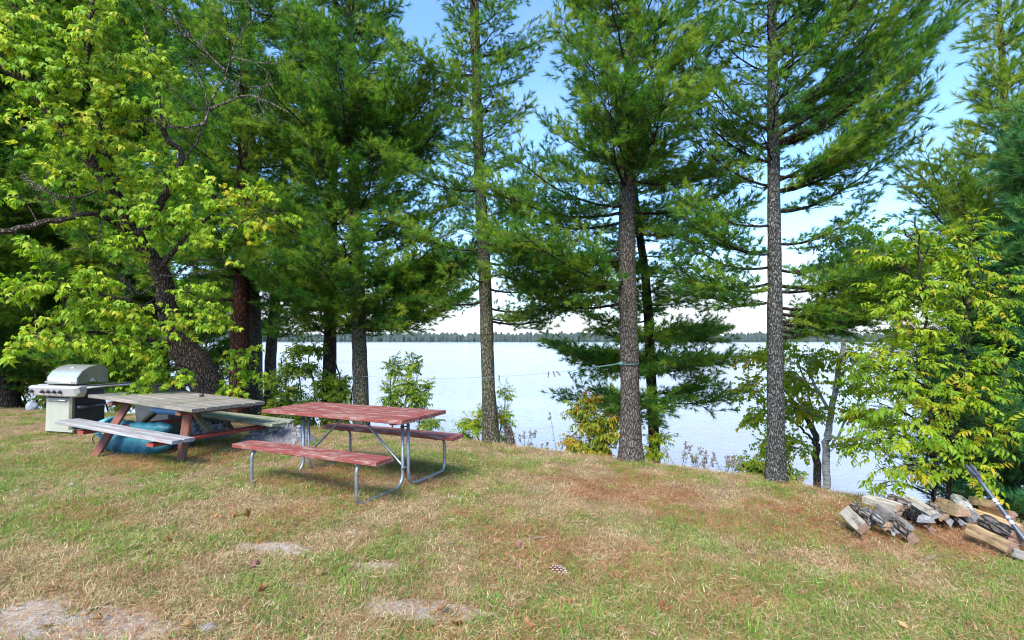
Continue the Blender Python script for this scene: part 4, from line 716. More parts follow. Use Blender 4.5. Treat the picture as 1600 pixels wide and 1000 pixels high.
# ------------------------------------------------------------------ inflatable boat and cushion under the grey table
M_teal = plain('teal_vinyl', (.02, .14, .19), .5, 0, .3, 7, .25); M_tealp = plain('light_teal_vinyl', (.16, .45, .58), .4, 0, .1, 8, .05); M_blue = plain('light_blue_vinyl', (.15, .33, .62), .4, 0, .1, 6, .05)
def boat():
    c = on_grey(-.46, -.06); c[2] = float(gz(c[0], c[1])); M = Matrix((Rz(-.30) * .88).tolist()).to_4x4(); M.translation = Vector(c)
    t = empty('inflatable_boat', None, 'teal inflatable boat lying under the grey picnic table', 'boat', M=M)
    def side(y, z, r, name, m, x0=-.68, x1=.70):
        n = 60; b = MB(); V = []; k = 24
        for i in range(n):
            u = i / (n - 1); x = lerp(x0, x1, u); q = min(1, math.sin(min(u, 1 - u) * math.pi * 2.2 + .12) if min(u, 1 - u) < .19 else 1); rr = r * (.25 + .75 * q) * (1 + .02 * math.sin(i * 2.1))
            for j in range(k): a = 6.2832 * j / k; q2 = rr * (1 + .16 * (float(fbm(np.array(u * 9.), np.array(a * 1.6 if a < 3.14 else (6.283 - a) * 1.6), 12)) - .5) + .05 * math.sin(u * 40 + 2 * math.sin(a * 2))); V.append((x, y + q2 * math.cos(a), z + q2 * math.sin(a) * .92 - .05 * math.sin(u * 3)))
        b.add(V, [(i * k + j, i * k + (j + 1) % k, (i + 1) * k + (j + 1) % k, (i + 1) * k + j) for i in range(n - 1) for j in range(k)] + [tuple(range(k))[::-1], tuple((n - 1) * k + j for j in range(k))]); b.build(name, m, t, smooth=True)
    side(-.17, .17, .165, 'side_tube', M_teal); side(.20, .17, .165, 'side_tube', M_teal); side(-.12, .405, .11, 'upper_tube', M_teal, -.62, .66); side(.0, .22, .14, 'floor', M_teal, -.5, .5)
    for i in range(4):
        a = np.linspace(0, math.pi * 2, 21); x = -.70 + .06 * i; r = .13 + .02 * i; b = MB(); b.tube([(x + .015 * math.cos(q), -.14 + r * math.cos(q), .33 + r * math.sin(q) * .9) for q in a], .024, 8, caps=False); b.build('rib', M_tealp, t, smooth=True)
    b = MB(); b.lathe([(.02, 0), (.045, .005), (.05, .02), (.03, .028)], 14, (-.66, -.17, .19), R=Ry(-math.pi / 2)); b.build('valve', M_tealp, t)
    b = MB(); b.tube([(-.66, -.30, .12), (-.67, -.33, .2), (-.6, -.34, .27), (-.5, -.34, .28)], .006, 6); b.build('rope', M_dark, t)
boat()
def cushion():
    c = on_grey(-.10, .06, .575); t = None; b = MB(); V = []; n, k = 16, 12
    for i in range(n):
        u = i / (n - 1); x = lerp(-.42, .30, u); q = (1 - abs(2 * u - 1) ** 4) ** .5 if 0 < u < 1 else .05
        for j in range(k): a = 6.2832 * j / k; V.append((x, .16 * q * math.cos(a), .07 * q * math.sin(a)))
    b.add(V, [(i * k + j, i * k + (j + 1) % k, (i + 1) * k + (j + 1) % k, (i + 1) * k + j) for i in range(n - 1) for j in range(k)] + [tuple(range(k))[::-1], tuple((n - 1) * k + j for j in range(k))])
    o = tag(b.build('float_cushion', M_blue, smooth=True), 'light blue inflated cushion lying on top of the teal boat', 'cushion'); o.location = c; o.rotation_euler = (0, 0, -.34)
cushion()
# small grey bin just behind the grey table
c = at(250, 640, 8.6); z = float(gz(c[0], c[1])); t = empty('storage_bin', (c[0], c[1], z), 'grey plastic bin with black lid behind the grey table', 'bin')
b = MB(); V = [(x * w, y * w * .7, z_) for z_, w in ((0, .25), (.78, .30)) for x, y in ((-1, -1), (1, -1), (1, 1), (-1, 1))]; b.add(V, [(3, 2, 1, 0), (4, 5, 6, 7)] + [(j, (j + 1) % 4, 4 + (j + 1) % 4, 4 + j) for j in range(4)]); b.build('body', M_gunmetal, t)
b = MB(); b.box((0, 0, .79), (.66, .48, .05), bev=.012); b.box((0, -.24, .76), (.12, .03, .05), bev=.006); b.build('lid', M_blk, t)

# ------------------------------------------------------------------ heap of ash and rubble between the tables
def heap(px, Y, rx, ry, h, label, seed, ns=90):
    rs = np.random.default_rng(seed); c = at(px, 640, Y); c[2] = float(gz(c[0], c[1])); t = empty('rubble_heap', c, label, 'heap'); n = 44; V = []; 
    for i in range(n):
        for j in range(n):
            x, y = lerp(-1, 1, i / (n - 1)), lerp(-1, 1, j / (n - 1)); q = max(0, 1 - math.hypot(x, y) ** 1.6); X, Y_ = x * rx * 1.05, y * ry * 1.05
            V.append([X, Y_, float(gz(c[0] + X, c[1] + Y_)) - c[2] - .03 + h * q * (.75 + .5 * float(fbm(np.array(x * 2.2 + seed), np.array(y * 2.2), seed))) + (q > .02) * .05 * float(fbm(np.array(x * 11.), np.array(y * 11.), seed + 1))])
    b = MB(); b.add(V, [(i * n + j, (i + 1) * n + j, (i + 1) * n + j + 1, i * n + j + 1) for i in range(n - 1) for j in range(n - 1)]); b.build('ash', M_ash_heap, t)
    for k in range(ns):
        x, y = rs.uniform(-.7, .7, 2); q = max(0, 1 - math.hypot(x, y) ** 1.6); rock('stone', (x * rx, y * ry, h * q * .95 + .01), tuple(rs.uniform(.015, .05, 3)), M_stone, parent=t, seed=k + seed * 100)
M_ash_heap = plain('ash_and_gravel', (.16, .15, .16), .95, 0, .7, 60, 1)
heap(436, 7.6, .55, .42, .30, 'grey heap of ash and rubble between the two picnic tables', 3); heap(318, 8.1, .45, .35, .22, 'smaller dark rubble heap seen under the grey table', 4, 50)

# ------------------------------------------------------------------ stump on the crest
def stump():
    c = at(797, 705, 8.75); c[2] = float(gz(c[0], c[1])); t = empty('tree_stump', c, 'small jagged grey stump right of the lone slender pine', 'stump'); b = MB(); k = 14; V = []; rs = np.random.default_rng(4)
    tops = [.34 + .10 * math.cos(6.283 * j / k - 2.6) + rs.uniform(-.07, .07) for j in range(k)]
    for q in range(5):
        for j in range(k): a = 6.283 * j / k; r = (.115, .10, .09, .085, .07)[q] * (1 + rs.uniform(-.08, .08)); V.append((r * math.cos(a) + .05 * (1 - q / 4) - .03, r * math.sin(a), lerp(-.08, tops[j], q / 4)))
    for j in range(k): a = 6.283 * j / k; V.append((.045 * math.cos(a), .045 * math.sin(a), tops[j] - .12))
    b.add(V, [(q * k + j, q * k + (j + 1) % k, (q + 1) * k + (j + 1) % k, (q + 1) * k + j) for q in range(5) for j in range(k)] + [tuple(5 * k + j for j in range(k))]); b.build('wood', B_gray, t)
stump()

# ------------------------------------------------------------------ clothes line with pegs
M_rope = plain('thin_line', (.20, .24, .24), .8); M_teal2 = plain('teal_cord', (.05, .20, .18), .7); M_peg = plain('dark_peg', (.06, .045, .035), .9)
LP_ = [at(972, 567, 7.5), at(925, 574, 7.55), at(880, 581, 7.65), at(820, 586, 7.8), at(745, 590, 8.2), at(680, 591, 8.7), at(620, 590, 9.2), at(566, 588, 9.75)]
t = empty('clothes_line', LP_[0], 'thin clothes line strung between the thick scaly pine and the big full pine', 'clothes line'); LQ = smoothpath(LP_, 40)
b = MB(); b.tube(LQ, .0032, 5); moved(b, LP_[0]).build('line', M_rope, t)
b = MB(); b.tube(smoothpath([at(972, 567, 7.47), at(950, 571, 7.5), at(920, 574, 7.53), at(890, 580, 7.6)], 16) + np.array([0, 0, -.005]), .0035, 5); moved(b, LP_[0]).build('cord', M_teal2, t)
b = MB(); cc = at(982, 567, 7.6); b.tube([cc + np.array([.155 * math.cos(a), .155 * math.sin(a), .015 * math.sin(a)]) for a in np.linspace(0, 6.283, 24)], .0045, 6, caps=False); b.box(at(970, 568, 7.46), (.05, .03, .05), bev=.012); moved(b, LP_[0]).build('knot', M_teal2, t)
for i, (x, l, tl) in enumerate([(780, 'single dark peg on the line just right of the slender pine', 0), (857, 'leftmost peg of the close trio on the line', .05), (865, 'middle peg of the close trio on the line', -.25), (871, 'rightmost slanted peg of the close trio on the line', -.7), (652, 'peg on the line in front of the wispy sapling, right one', 0), (619, 'peg on the line in front of the wispy sapling, left one', .1)]):
    Q = LQ[int(np.argmin([abs((q[0]) / q[1] * F + 800 - x) for q in LQ]))]; dd = ray(x, 585); k = LQ[np.argsort([abs(q[0] / q[1] * F + 800 - x) for q in LQ])[:2]]; u = [q[0] / q[1] * F + 800 for q in k]; p = lerp(k[0], k[1], (x - u[0]) / (u[1] - u[0] + 1e-9))
    b = MB(); R = Ry(tl); b.box(np.array([-.005, 0, -.02]) @ R.T, (.008, .012, .095), R=R @ Ry(.06), bev=.002); b.box(np.array([.005, 0, -.02]) @ R.T, (.008, .012, .095), R=R @ Ry(-.06), bev=.002); o = tag(b.build('clothes_peg', M_peg), l, 'peg', 'pegs on the clothes line'); o.location = p

# ------------------------------------------------------------------ firewood
def logmat(name, c1, c2): return wood(name, [x * .7 for x in c1], c2, [x * .45 for x in c1], .40, .85, 1.1, [x * .6 for x in c2])
W_tan = logmat('fresh_split_wood', (.36, .22, .10), (.60, .42, .24)); W_pale = logmat('pale_split_wood', (.28, .24, .19), (.52, .47, .39)); W_gsplit = logmat('grey_split_wood', (.17, .155, .14), (.36, .33, .30)); W_or = logmat('orange_split_wood', (.32, .14, .06), (.50, .27, .13))
def endgrain(name, c1, c2):
    m, nt, N, L, B = mat(name); w = N.new('ShaderNodeTexNoise'); w.inputs['Scale'].default_value = 60; w.inputs['Detail'].default_value = 5; t = N.new('ShaderNodeTexCoord'); L.new(t.outputs['Object'], w.inputs['Vector']); r = ramp(N, [(.3, c1), (.7, c2)]); L.new(w.outputs[0], r.inputs[0]); L.new(r.outputs[0], B.inputs['Base Color']); B.inputs['Roughness'].default_value = .9; bump(N, L, w.outputs[0], B, .6, .006); return m
E_tan = endgrain('tan_end_grain', (.16, .10, .06), (.32, .21, .13)); E_red = endgrain('reddish_end_grain', (.12, .07, .05), (.24, .15, .11)); E_gray = endgrain('grey_end_grain', (.12, .12, .125), (.26, .26, .26))
B_log = bark('log_bark', (.13, .105, .085), (.28, .235, .20), (.38, .37, .35), .4, 1.1, (.55, .62), 'x'); B_char = bark('charred_bark', (.012, .010, .010), (.07, .06, .06), (.3, .3, .31), .5, 1.5, (.55, .62), 'x')
B_limb = bark('grey_branch_bark', (.16, .15, .135), (.36, .345, .32), (.42, .42, .40), .4, 1.1, (.55, .62), 'x')
def log(A, Bp, size, shape, roll, mats, label, seed):
    """shape: corner angles of the cross-section; corners listed in 'bark' lie on the round outside"""
    A = np.asarray(A, float); Bp = np.asarray(Bp, float); rs = np.random.default_rng(seed); c = (A + Bp) / 2; L = np.linalg.norm(Bp - A); size = size * .93
    if shape == 'round': sec = [(math.cos(a), math.sin(a)) for a in np.linspace(0, 6.283, 13)[:-1]]; bk = set(range(12))
    elif shape == 'half': sec = [(math.cos(a), math.sin(a) - .35) for a in np.linspace(0, math.pi, 8)]; bk = set(range(7))
    elif shape == 'quarter': sec = [(-.6, -.6)] + [(-.6 + 1.45 * math.cos(a), -.6 + 1.45 * math.sin(a)) for a in np.linspace(0, math.pi / 2, 6)]; bk = {1, 2, 3, 4, 5}
    elif shape == 'wedge': sec = [(-1, -.55), (.9, -.65), (1.0, .1), (-.1, .8)]; bk = {1}
    else: sec = [(-1, -.5), (.95, -.55), (1, .4), (-.85, .55)]; bk = set()
    k = len(sec); n = 7; V = []; fa = []; mi = []
    for i in range(n):
        x = lerp(-L / 2, L / 2, i / (n - 1)); tw = rs.uniform(-.03, .03)
        for j, (y, z) in enumerate(sec):
            q = size * (1 + rs.uniform(-.11, .11)) * (1 - .10 * i / n); V.append((x + (rs.uniform(-.012, .012) if i in (0, n - 1) else 0), (y + tw) * q, z * q))
    b = MB()
    for i in range(n - 1):
        for j in range(k): fa.append((i * k + (j + 1) % k, i * k + j, (i + 1) * k + j, (i + 1) * k + (j + 1) % k)); mi.append(0 if j in bk else 1)
    ec = len(V); V.append((-L / 2 - .004, 0, 0)); V.append((L / 2 + .004, 0, 0))  # end centres
    for j in range(k): fa.append((ec, j, (j + 1) % k)); mi.append(2); fa.append((ec + 1, (n - 1) * k + (j + 1) % k, (n - 1) * k + j)); mi.append(2)
    me = bpy.data.meshes.new('firewood_log'); me.from_pydata(V, [], [f[::-1] for f in fa]); [me.materials.append(m) for m in mats]; me.polygons.foreach_set('material_index', mi); o = link('firewood_log', me)
    R = frame(Bp - A) @ Rx(roll); M = Matrix(R.tolist()).to_4x4(); M.translation = Vector(c); o.matrix_basis = M; return tag(o, label, 'log', 'firewood in the woodpile')
def gp(px, py, Y, h=0):                          # a point at that distance, kept at least h above the ground
    p = at(px, py, Y); p[2] = max(p[2], float(gz(p[0], p[1])) + h); return p
SHY = -.0
LOGS = [((1321, 800, 4.75), (1348, 826, 4.40), .062, 'slab', .9, (B_log, W_pale, E_red), 'pale grey split log standing on edge at the left end of the woodpile'),
 ((1336, 790, 5.0), (1362, 815, 4.65), .045, 'round', 0, (B_log, W_gsplit, E_gray), 'thin bark-covered round log next to the leftmost split log'),
 ((1354, 800, 4.75), (1388, 823, 4.45), .052, 'round', 0, (B_limb, W_gsplit, E_tan), 'knobbly greyish white branch log with a torn end'),
 ((1372, 792, 4.95), (1418, 824, 4.5), .055, 'wedge', .3, (B_log, W_gsplit, E_gray), 'long weathered split log slanting over the left part of the pile'),
 ((1350, 778, 5.15), (1406, 793, 4.85), .062, 'slab', .15, (B_log, W_pale, E_tan), 'pale flat split log on top at the left of the woodpile'),
 ((1375, 815, 4.6), (1399, 833, 4.4), .036, 'round', 0, (B_log, W_gsplit, E_gray), 'small round log with a grey sawn end near the grass'),
 ((1395, 818, 4.7), (1426, 842, 4.3), .072, 'quarter', 2.2, (B_log, W_or, E_red), 'short quarter log with a reddish sawn end facing the lawn'),
 ((1392, 776, 5.25), (1424, 789, 5.0), .05, 'half', .2, (B_log, W_gsplit, E_gray), 'grey bark half log on top behind the pale flat one'),
 ((1420, 781, 5.15), (1461, 806, 4.65), .055, 'slab', .5, (B_log, W_pale, E_gray), 'long tan split log leaning down in the middle of the pile'),
 ((1424, 802, 5.0), (1446, 812, 4.65), .082, 'half', .1, (B_char, B_char, E_gray), 'blackened charred log in the hollow at the middle of the pile'),
 ((1452, 789, 5.1), (1474, 808, 4.72), .055, 'half', .8, (B_log, W_or, E_tan), 'rusty orange split log with a rounded end in the middle'),
 ((1468, 784, 5.15), (1504, 800, 4.72), .08, 'wedge', .2, (B_log, W_tan, E_tan), 'thick yellow-brown split log on top right of the middle'),
 ((1497, 782, 5.2), (1516, 806, 4.75), .072, 'round', 0, (B_birch, W_gsplit, E_gray), 'birch log with white papery bark crossing the pile'),
 ((1470, 806, 4.95), (1484, 817, 4.62), .042, 'wedge', 1.2, (B_log, W_gsplit, E_gray), 'small triangular grey log end under the yellow-brown log'),
 ((1490, 808, 4.95), (1504, 818, 4.62), .040, 'wedge', 2.6, (B_log, W_gsplit, E_gray), 'small diamond-shaped grey log end left of the birch log'),
 ((1517, 781, 5.2), (1553, 788, 4.95), .055, 'wedge', .1, (B_log, W_tan, E_tan), 'short tan split log topmost at the right end'),
 ((1535, 795, 5.05), (1580, 804, 4.75), .055, 'wedge', .5, (B_log, W_or, E_red), 'orange split log under the pry bar'),
 ((1515, 799, 5.0), (1590, 826, 4.55), .060, 'slab', .2, (B_log, W_tan, E_tan), 'long tan board-like log lying behind the rough bark log'),
 ((1540, 816, 4.6), (1590, 842, 4.22), .078, 'round', 0, (B_log, W_gsplit, E_red), 'rough brown bark log at the right end of the pile'),
 ((1516, 824, 4.4), (1581, 855, 4.02), .056, 'wedge', .35, (B_log, W_tan, E_red), 'bright freshly split wedge lying on the ground in front'),
 ((1583, 862, 4.0), (1625, 876, 3.9), .045, 'slab', .1, (B_log, W_gsplit, E_gray), 'flat grey slab on the grass at the right edge of the frame'),
 ((1443, 822, 4.75), (1458, 830, 4.55), .05, 'quarter', .4, (B_log, W_or, E_red), 'reddish stub on the ground below the charred log'),
 ((1340, 812, 4.9), (1400, 822, 4.75), .05, 'round', 0, (B_log, W_gsplit, E_gray), 'dark round log underneath the left part of the pile'),
 ((1400, 802, 5.1), (1460, 812, 4.95), .06, 'round', 0, (B_log, W_gsplit, E_gray), 'shaded bark log underneath the middle of the pile'),
 ((1460, 812, 5.1), (1530, 818, 4.95), .06, 'round', 0, (B_log, W_gsplit, E_gray), 'shaded bark log underneath the right part of the pile')]
for i, (a, b_, s, sh, ro, ms, lb) in enumerate(LOGS):
    log(gp(*a, s * .5), gp(*b_, s * .55), s, sh, ro, ms, lb, i)
def pry_bar():
    A = at(1513, 727, 4.62); Bq = at(1597, 838, 4.18); d = unit(Bq - A); t0 = A - d * .0; k = 0; P = Bq.copy()
    while P[2] > float(gz(P[0], P[1])) + .0 and k < 60: P = P + d * .03; k += 1
    t = empty('pry_bar', A, 'dark blue-grey steel bar with notched tip leaning on the woodpile', 'pry bar'); m = plain('blue_grey_steel', (.085, .10, .13), .42, .4, .15, 12, .05)
    b = MB(); b.tube([A + d * .10, A + d * .2, Bq, P], [.014, .0165, .018, .018], 12); moved(b, A).build('shaft', m, t, smooth=True)
    R = frame(d); b = MB()
    for s in (-1, 1):
        sec = [(0, 0, .010), (.05, .004, .012), (.11, 0, .022)]; V = []
        for x, g, th in sec:
            y0_, y1_ = (s * (.014 if x < .06 else .002)), s * (.034 if x < .09 else .026); ya, yb = sorted((y0_, y1_)); V += [(x, ya, -th), (x, yb, -th), (x, yb, th), (x, ya, th)]
        V = np.array(V) @ R.T; b.add(V, [(i * 4 + j, i * 4 + (j + 1) % 4, i * 4 + 4 + (j + 1) % 4, i * 4 + 4 + j) for i in range(2) for j in range(4)] + [(3, 2, 1, 0), (8, 9, 10, 11)])
    b.build('claw', m, t)
    w = plain('white_sticker', (.42, .42, .43), .6)
    L = np.linalg.norm(Bq - A)
    for u, l in ((.50, .03), (.56, .015), (.74, .02), (.80, .03)): b = MB(); q = A + d * L * u; b.tube([q, q + d * l],   .0183, 12, caps=False); moved(b, A).build('sticker', w, t)
pry_bar()

# ------------------------------------------------------------------ grass, litter, fallen things
def blades(name, n, hmin, hmax, spread, w, lean, mats, seed, curl=.4, r0=.07):
    r = np.random.default_rng(seed); T = []
    for i in range(n):
        a = r.random() * 6.283; o = r.normal(0, spread, 2); h = r.uniform(hmin, hmax); d = np.array([math.cos(a), math.sin(a), 0]); s = np.array([-d[1], d[0], 0]) * w * r.uniform(.7, 1.2); ln = r.uniform(.3, 1) * lean
        p0 = np.array([o[0], o[1], -.008]); p1 = p0 + d * h * ln * .4 + np.array([0, 0, h * .6]); p2 = p0 + d * h * ln + np.array([0, 0, h * (1 - curl * ln)])
        T += [[p0 - s, p0 + s, p1 + s * .8], [p0 - s, p1 + s * .8, p1 - s * .8], [p1 - s * .8, p1 + s * .8, p2]]
    return tri_mesh(name, np.array(T), mats)
def litter(name, n, ln, w, mats, seed, rad=.09):
    r = np.random.default_rng(seed); T = []
    for i in range(n):
        a = r.random() * 6.283; o = np.array([*r.normal(0, rad, 2), r.uniform(.002, .014)]); d = np.array([math.cos(a), math.sin(a), r.uniform(-.15, .25)]) * r.uniform(.6, 1) * ln; s = unit(np.array([-d[1], d[0], 0])) * w
        T.append([o - s, o + s, o + d])
    return tri_mesh(name, np.array(T), mats)
def groundmat(name, stops, trans=.2):
    return leafmat(name, stops, trans, .8, 4., .35)
G_green = groundmat('green_grass', [(0, (.09, .20, .03)), (.5, (.17, .30, .04)), (1, (.27, .37, .07))], .3); G_olive = groundmat('olive_grass', [(0, (.15, .16, .05)), (.5, (.25, .24, .09)), (1, (.36, .31, .15))], .25)
G_straw = groundmat('dry_grass', [(0, (.28, .18, .085)), (.5, (.47, .34, .175)), (1, (.66, .53, .33))], .2); G_need = groundmat('fallen_needles', [(0, (.20, .07, .03)), (.5, (.36, .15, .065)), (1, (.50, .27, .14))], .1); G_clover = groundmat('ground_leaves', [(0, (.07, .13, .05)), (1, (.16, .22, .08))], .2)
kit('green', [blades('grass_tuft', 26, .022, .060, .035, .0016, .9, [G_green], i) for i in range(6)]); kit('olive', [blades('grass_tuft', 26, .018, .048, .04, .0015, 1.1, [G_olive], 20 + i, .6) for i in range(6)])
kit('straw', [blades('straw_tuft', 22, .018, .045, .045, .0014, 1.8, [G_straw], 40 + i, .62) for i in range(6)]); kit('litter', [litter('needle_litter', 34, .085, .0011, [G_need], 60 + i) for i in range(6)]); kit('strawl', [litter('straw_litter', 26, .06, .0014, [G_straw], 70 + i) for i in range(6)])
kit('tall', [blades('tall_tuft', 22, .07, .15, .03, .0022, .8, [G_green], 80 + i) for i in range(4)])
kit('clover', [tri_mesh('rosette', np.concatenate([leaflet(.035, .02, .5) @ (Rz(a + i) @ Ry(-.35)).T for a in np.linspace(0, 6.28, 7)[:-1]] + [leaflet(.022, .015, .4) @ (Rz(a + 1.3 * i) @ Ry(-.8)).T for a in np.linspace(0, 6.28, 5)[:-1]]), [G_clover]) for i in range(4)])
def lawn_scatter(name, kt, n, fn, smin, smax, label, seed, near=True):
    r = np.random.default_rng(seed); m = int(n * 6); Y = r.uniform(2.0, 13.2, m) ** 1.0; keep = r.random(m) < np.clip(4.2 / Y, 0.28, 1.3) / 1.3; Y = Y[keep]; X = r.uniform(-1.12, 1.12, len(Y)) * Y; ok = (X > -14) & (X < 8.5) & (crestd(X, Y) < 1.1); X, Y = X[ok], Y[ok]
    s, nd, g = patches(X, Y); p = fn(s, nd, g, X, Y); k = r.random(len(X)) < p; X, Y = X[k][:n * 3], Y[k][:n * 3]; Z = gz(X, Y); N_ = len(X)
    E = np.stack([r.normal(0, .15, N_), r.normal(0, .15, N_), r.uniform(0, 6.283, N_)], 1); scatter(name, kt, np.stack([X, Y, Z], 1), E, r.uniform(smin, smax, N_), None, label, 'ground cover'); print(name, N_)
lawn_scatter('straw_grass', 'straw', 20000, lambda s, n, g, x, y: np.clip(.62 - .62 * s - .3 * n - .35 * g, 0.04, 1) * .62, .7, 1.3, 'short dry straw-coloured grass over the lawn', 1)
lawn_scatter('olive_grass', 'olive', 20000, lambda s, n, g, x, y: np.clip(.58 - .6 * s - .35 * n + .1 * g, 0.01, 1) * .6, .7, 1.3, 'thin olive-green grass over the lawn', 2)
lawn_scatter('green_grass', 'green', 20000, lambda s, n, g, x, y: np.clip(g * 1.0 + .03 - .7 * s - .2 * n, 0, 1) * .6, .6, 1.35, 'green patches of short grass in the lawn', 3)
lawn_scatter('pine_needle_litter', 'litter', 20000, lambda s, n, g, x, y: np.clip(n * 1.1 + .16, 0, 1) * .6, .7, 1.3, 'rust-coloured fallen pine needles on the ground', 4)
lawn_scatter('straw_litter', 'strawl', 20000, lambda s, n, g, x, y: np.clip(.5 - .3 * s, 0, 1) * .35, .8, 1.4, 'flattened dry grass stems on the ground', 5)
lawn_scatter('tall_grass', 'tall', 1500, lambda s, n, g, x, y: (.05 * (g > .7) + .5 * (np.abs(crestd(x, y) - .15) < .35) * .16), .5, 1.0, 'longer grass tufts along the bank and in green patches', 6)
lawn_scatter('ground_leaves', 'clover', 6000, lambda s, n, g, x, y: np.clip(g, .1, 1) * .10, .6, 1.3, 'small broad-leaved plants low in the grass', 7)
# fallen dry leaves
M_dry = leafmat('dry_leaf', [(0, (.20, .08, .03)), (.5, (.38, .19, .08)), (1, (.50, .33, .17))], .15, .7, 3, .3)
def dryleaf(seed):
    r = np.random.default_rng(seed); T = []
    for a in r.uniform(-.9, .9, 3): L_ = leaflet(.07 * r.uniform(.7, 1.1), .032, -.5 * r.uniform(.2, 1.2), fold=.6); T.append(L_ @ (Rz(a) @ Ry(r.uniform(-.9, .1)) @ Rx(r.uniform(-.6, .6))).T)
    return tri_mesh('fallen_leaf', np.concatenate(T), [M_dry])
DL = [dryleaf(i) for i in range(6)]; kit('dryleaf', [tri_mesh('dry_leaf', leaflet(.045, .022, -.4, fold=.5), [M_dry]), tri_mesh('dry_leaf', leaflet(.035, .02, .5, fold=.6), [M_dry])])
lawn_scatter('leaf_litter', 'dryleaf', 1500, lambda s, n, g, x, y: .08 + .15 * n, .5, 1.3, 'scattered small dry brown leaves on the lawn', 8)
for i, (x, y, s, l) in enumerate([(1035, 958, 1.25, 'upright curled orange-brown leaf in the lower right grass'), (690, 960, 1.2, 'pointed rusty leaf right of the large sand patch'), (715, 985, 1.2, 'pale brown leaf near the bottom edge below the rusty one'), (403, 932, 1.1, 'brown leaf standing on edge left of the bottom middle'), (500, 905, 1.0, 'pink-tan leaf by the small sandy spot'), (335, 815, 1.0, 'leftmost leaf of the dry curled cluster in front of the red table'), (362, 812, 1.1, 'middle leaf of the dry curled cluster in front of the red table'),
    (388, 812, 1.3, 'rightmost leaf of the dry curled cluster in front of the red table'), (482, 814, .8, 'pale tan leaf below the near corner of the red bench'), (300, 985, 1.1, 'rusty leaf at the edge of the bottom left sand'), (160, 975, 1.1, 'brown leaf on the bottom left sand'), (800, 970, 1.0, 'small rusty leaf below the pine cone'), (825, 985, 1.1, 'slim rusty leaf at the bottom edge below the pine cone'), (1180, 950, 1.0, 'tan leaf between the green clumps at lower right'),
    (1420, 990, 1.1, 'tan leaf at the bottom edge toward the right corner'), (890, 950, .7, 'dark red leaf right of and below the pine cone'), (1160, 862, .8, 'orange leaf flake left of the woodpile lawn'), (265, 850, .9, 'cream leaf in the dry grass left of centre'), (85, 925, 1., 'tan leaf at the left above the sand'), (230, 870, .9, 'rust leaf in the dry grass at left')]):
    p = onground(x, y); o = bpy.data.objects.new('fallen_leaf', DL[i % 6]); COL.objects.link(o); o.location = p + np.array([0, 0, .02]); o.rotation_euler = (random.uniform(-.3, .3), random.uniform(-.5, .1), random.uniform(0, 6.28)); o.scale = (s, s, s); tag(o, l, 'leaf', 'fallen dry leaves on the lawn')
# pine cones
M_cone = plain('cone_scale', (.17, .08, .06), .8, 0, .3, 30, .2); M_tip = plain('cone_tip', (.42, .34, .30), .8)
def cone(px, py, L, yaw, label, dark=False):
    p = onground(px, py); t = empty('pine_cone', p + np.array([0, 0, .028]), label, 'pine cone', 'pine cones on the lawn'); t.rotation_euler = (0, .06, yaw); b = MB(); b.tube([(-L / 2, 0, 0), (0, 0, .0), (L / 2, 0, 0)], [.012, .017, .006], 8); b.build('core', M_cone, t, smooth=True)
    s = MB(); tp = MB(); n = 60
    for i in range(n):
        u = i / n; a = i * 2.4; r = .030 * math.sin(math.pi * min(1, u * .9 + .14)) ** .7 + .004; x = lerp(-L / 2, L / 2, u); d = np.array([.55, math.cos(a) * .83, math.sin(a) * .83]); d /= np.linalg.norm(d); R = frame(d); c_ = np.array([x, 0, 0]) + d * r * .5; s.box(c_, (r * 1.1, .016, .0035), R=R); tp.box(c_ + d * r * .58, (.006, .013, .005), R=R)
    s.build('scales', M_cone, t); tp.build('scale_tips', M_tip if not dark else M_cone, t)
cone(872, 899, .125, -.5, 'large pine cone with pale scale tips lying in the grass below the middle'); cone(812, 860, .05, .9, 'small dark cone up and left of the large pine cone', True); cone(396, 890, .05, 2., 'small dark cone in the dry grass left of centre', True)
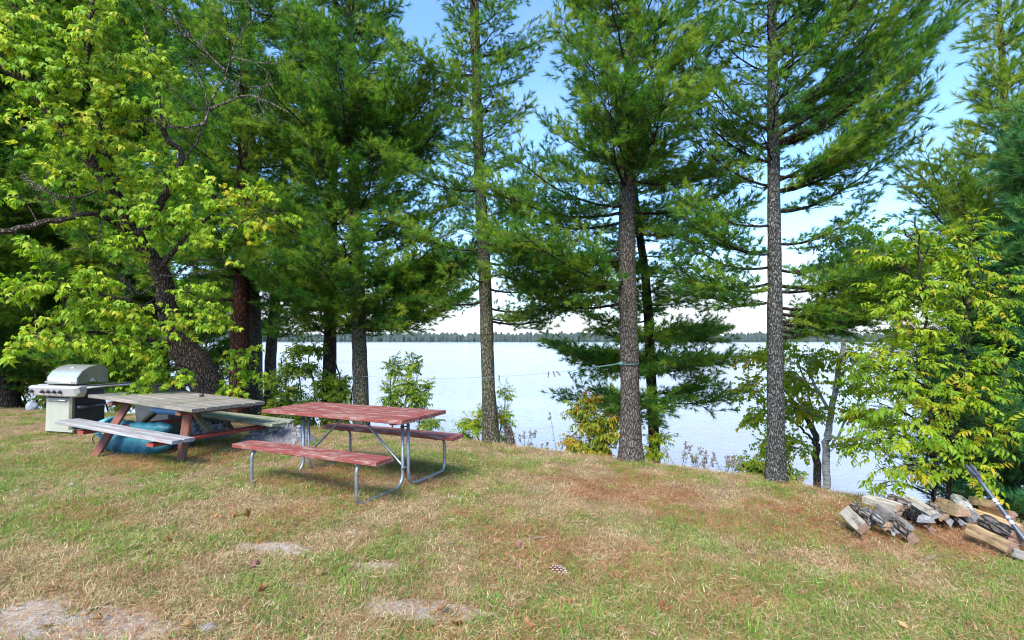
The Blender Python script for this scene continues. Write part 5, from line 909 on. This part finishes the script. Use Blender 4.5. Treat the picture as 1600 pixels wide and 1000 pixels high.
# twigs, stones, a needle fan
M_tw = plain('grey_twig', (.20, .17, .14), .9)
for i, (x0, y0_, x1, y1, r, l) in enumerate([(820, 848, 858, 842, .011, 'short thick twig above the pine cone'), (1295, 955, 1345, 945, .004, 'thin bent pale twig in the lower right grass'), (690, 862, 715, 848, .006, 'twig left of the small dark cone'), (1190, 955, 1200, 940, .005, 'forked dry stalk at lower right'), (1440, 880, 1485, 868, .012, 'splinter of split wood in front of the woodpile')]):
    a, c_ = onground(x0, y0_), onground(x1, y1); m_ = (a + c_) / 2 + np.array([0, .01, .02]); b = MB(); b.tube([np.zeros(3) + [0, 0, .012], m_ - a, c_ - a + [0, 0, .014]], [r, r * .9, r * .5], 6, jit=.2); o = b.build('twig', M_tw); o.location = a; tag(o, l, 'twig', 'twigs on the lawn')
for i, (x, y, r, l) in enumerate([(800, 872, .022, 'small pale stone left of the pine cone'), (955, 857, .02, 'light stone chip right of the twig'), (112, 759, .03, 'light round stone at the left of the lawn'), (265, 849, .012, 'cream pebble in the dry grass'), (325, 985, .035, 'grey stone beside the bottom left sand'), (1065, 945, .014, 'tiny whitish pebble near the upright leaf'), (220, 760, .02, 'pale stone in the grass in front of the grey table')]):
    p = onground(x, y); rock('stone', p + np.array([0, 0, r * .3]), (r * 1.3, r, r * .6), M_stone, l, 'stone', 'stones on the lawn', seed=i + 50)
p = onground(930, 965); t = tag(link('needle_tuft', blades('needle_tuft', 34, .10, .15, .004, .0012, 1.5, [G_green], 99, .75), None, p), 'fan of long green needles fallen at the bottom middle', 'needle tuft')

kit('chips', [tri_mesh('chip', np.concatenate([np.array([[(x, y, .006), (x + l, y + w, .012), (x + l * .9, y - w, .004)], [(x, y, .006), (x + l * .9, y - w, .004), (x + l * .2, y - w, .004)]]) for x, y, l, w in RNG.uniform((-.06, -.06, .015, .004), (.06, .06, .05, .012), (7, 4))]), [mm_]) for mm_ in (W_tan, W_or, W_pale)])
lawn_scatter('wood_chips', 'chips', 900, lambda s, n, g, x, y: .9 * np.exp(-((x - 3.75) ** 2 / .9 + (y - 4.5) ** 2 / .35)) * .35, .6, 1.3, 'wood chips and bark crumbs around the woodpile', 9)
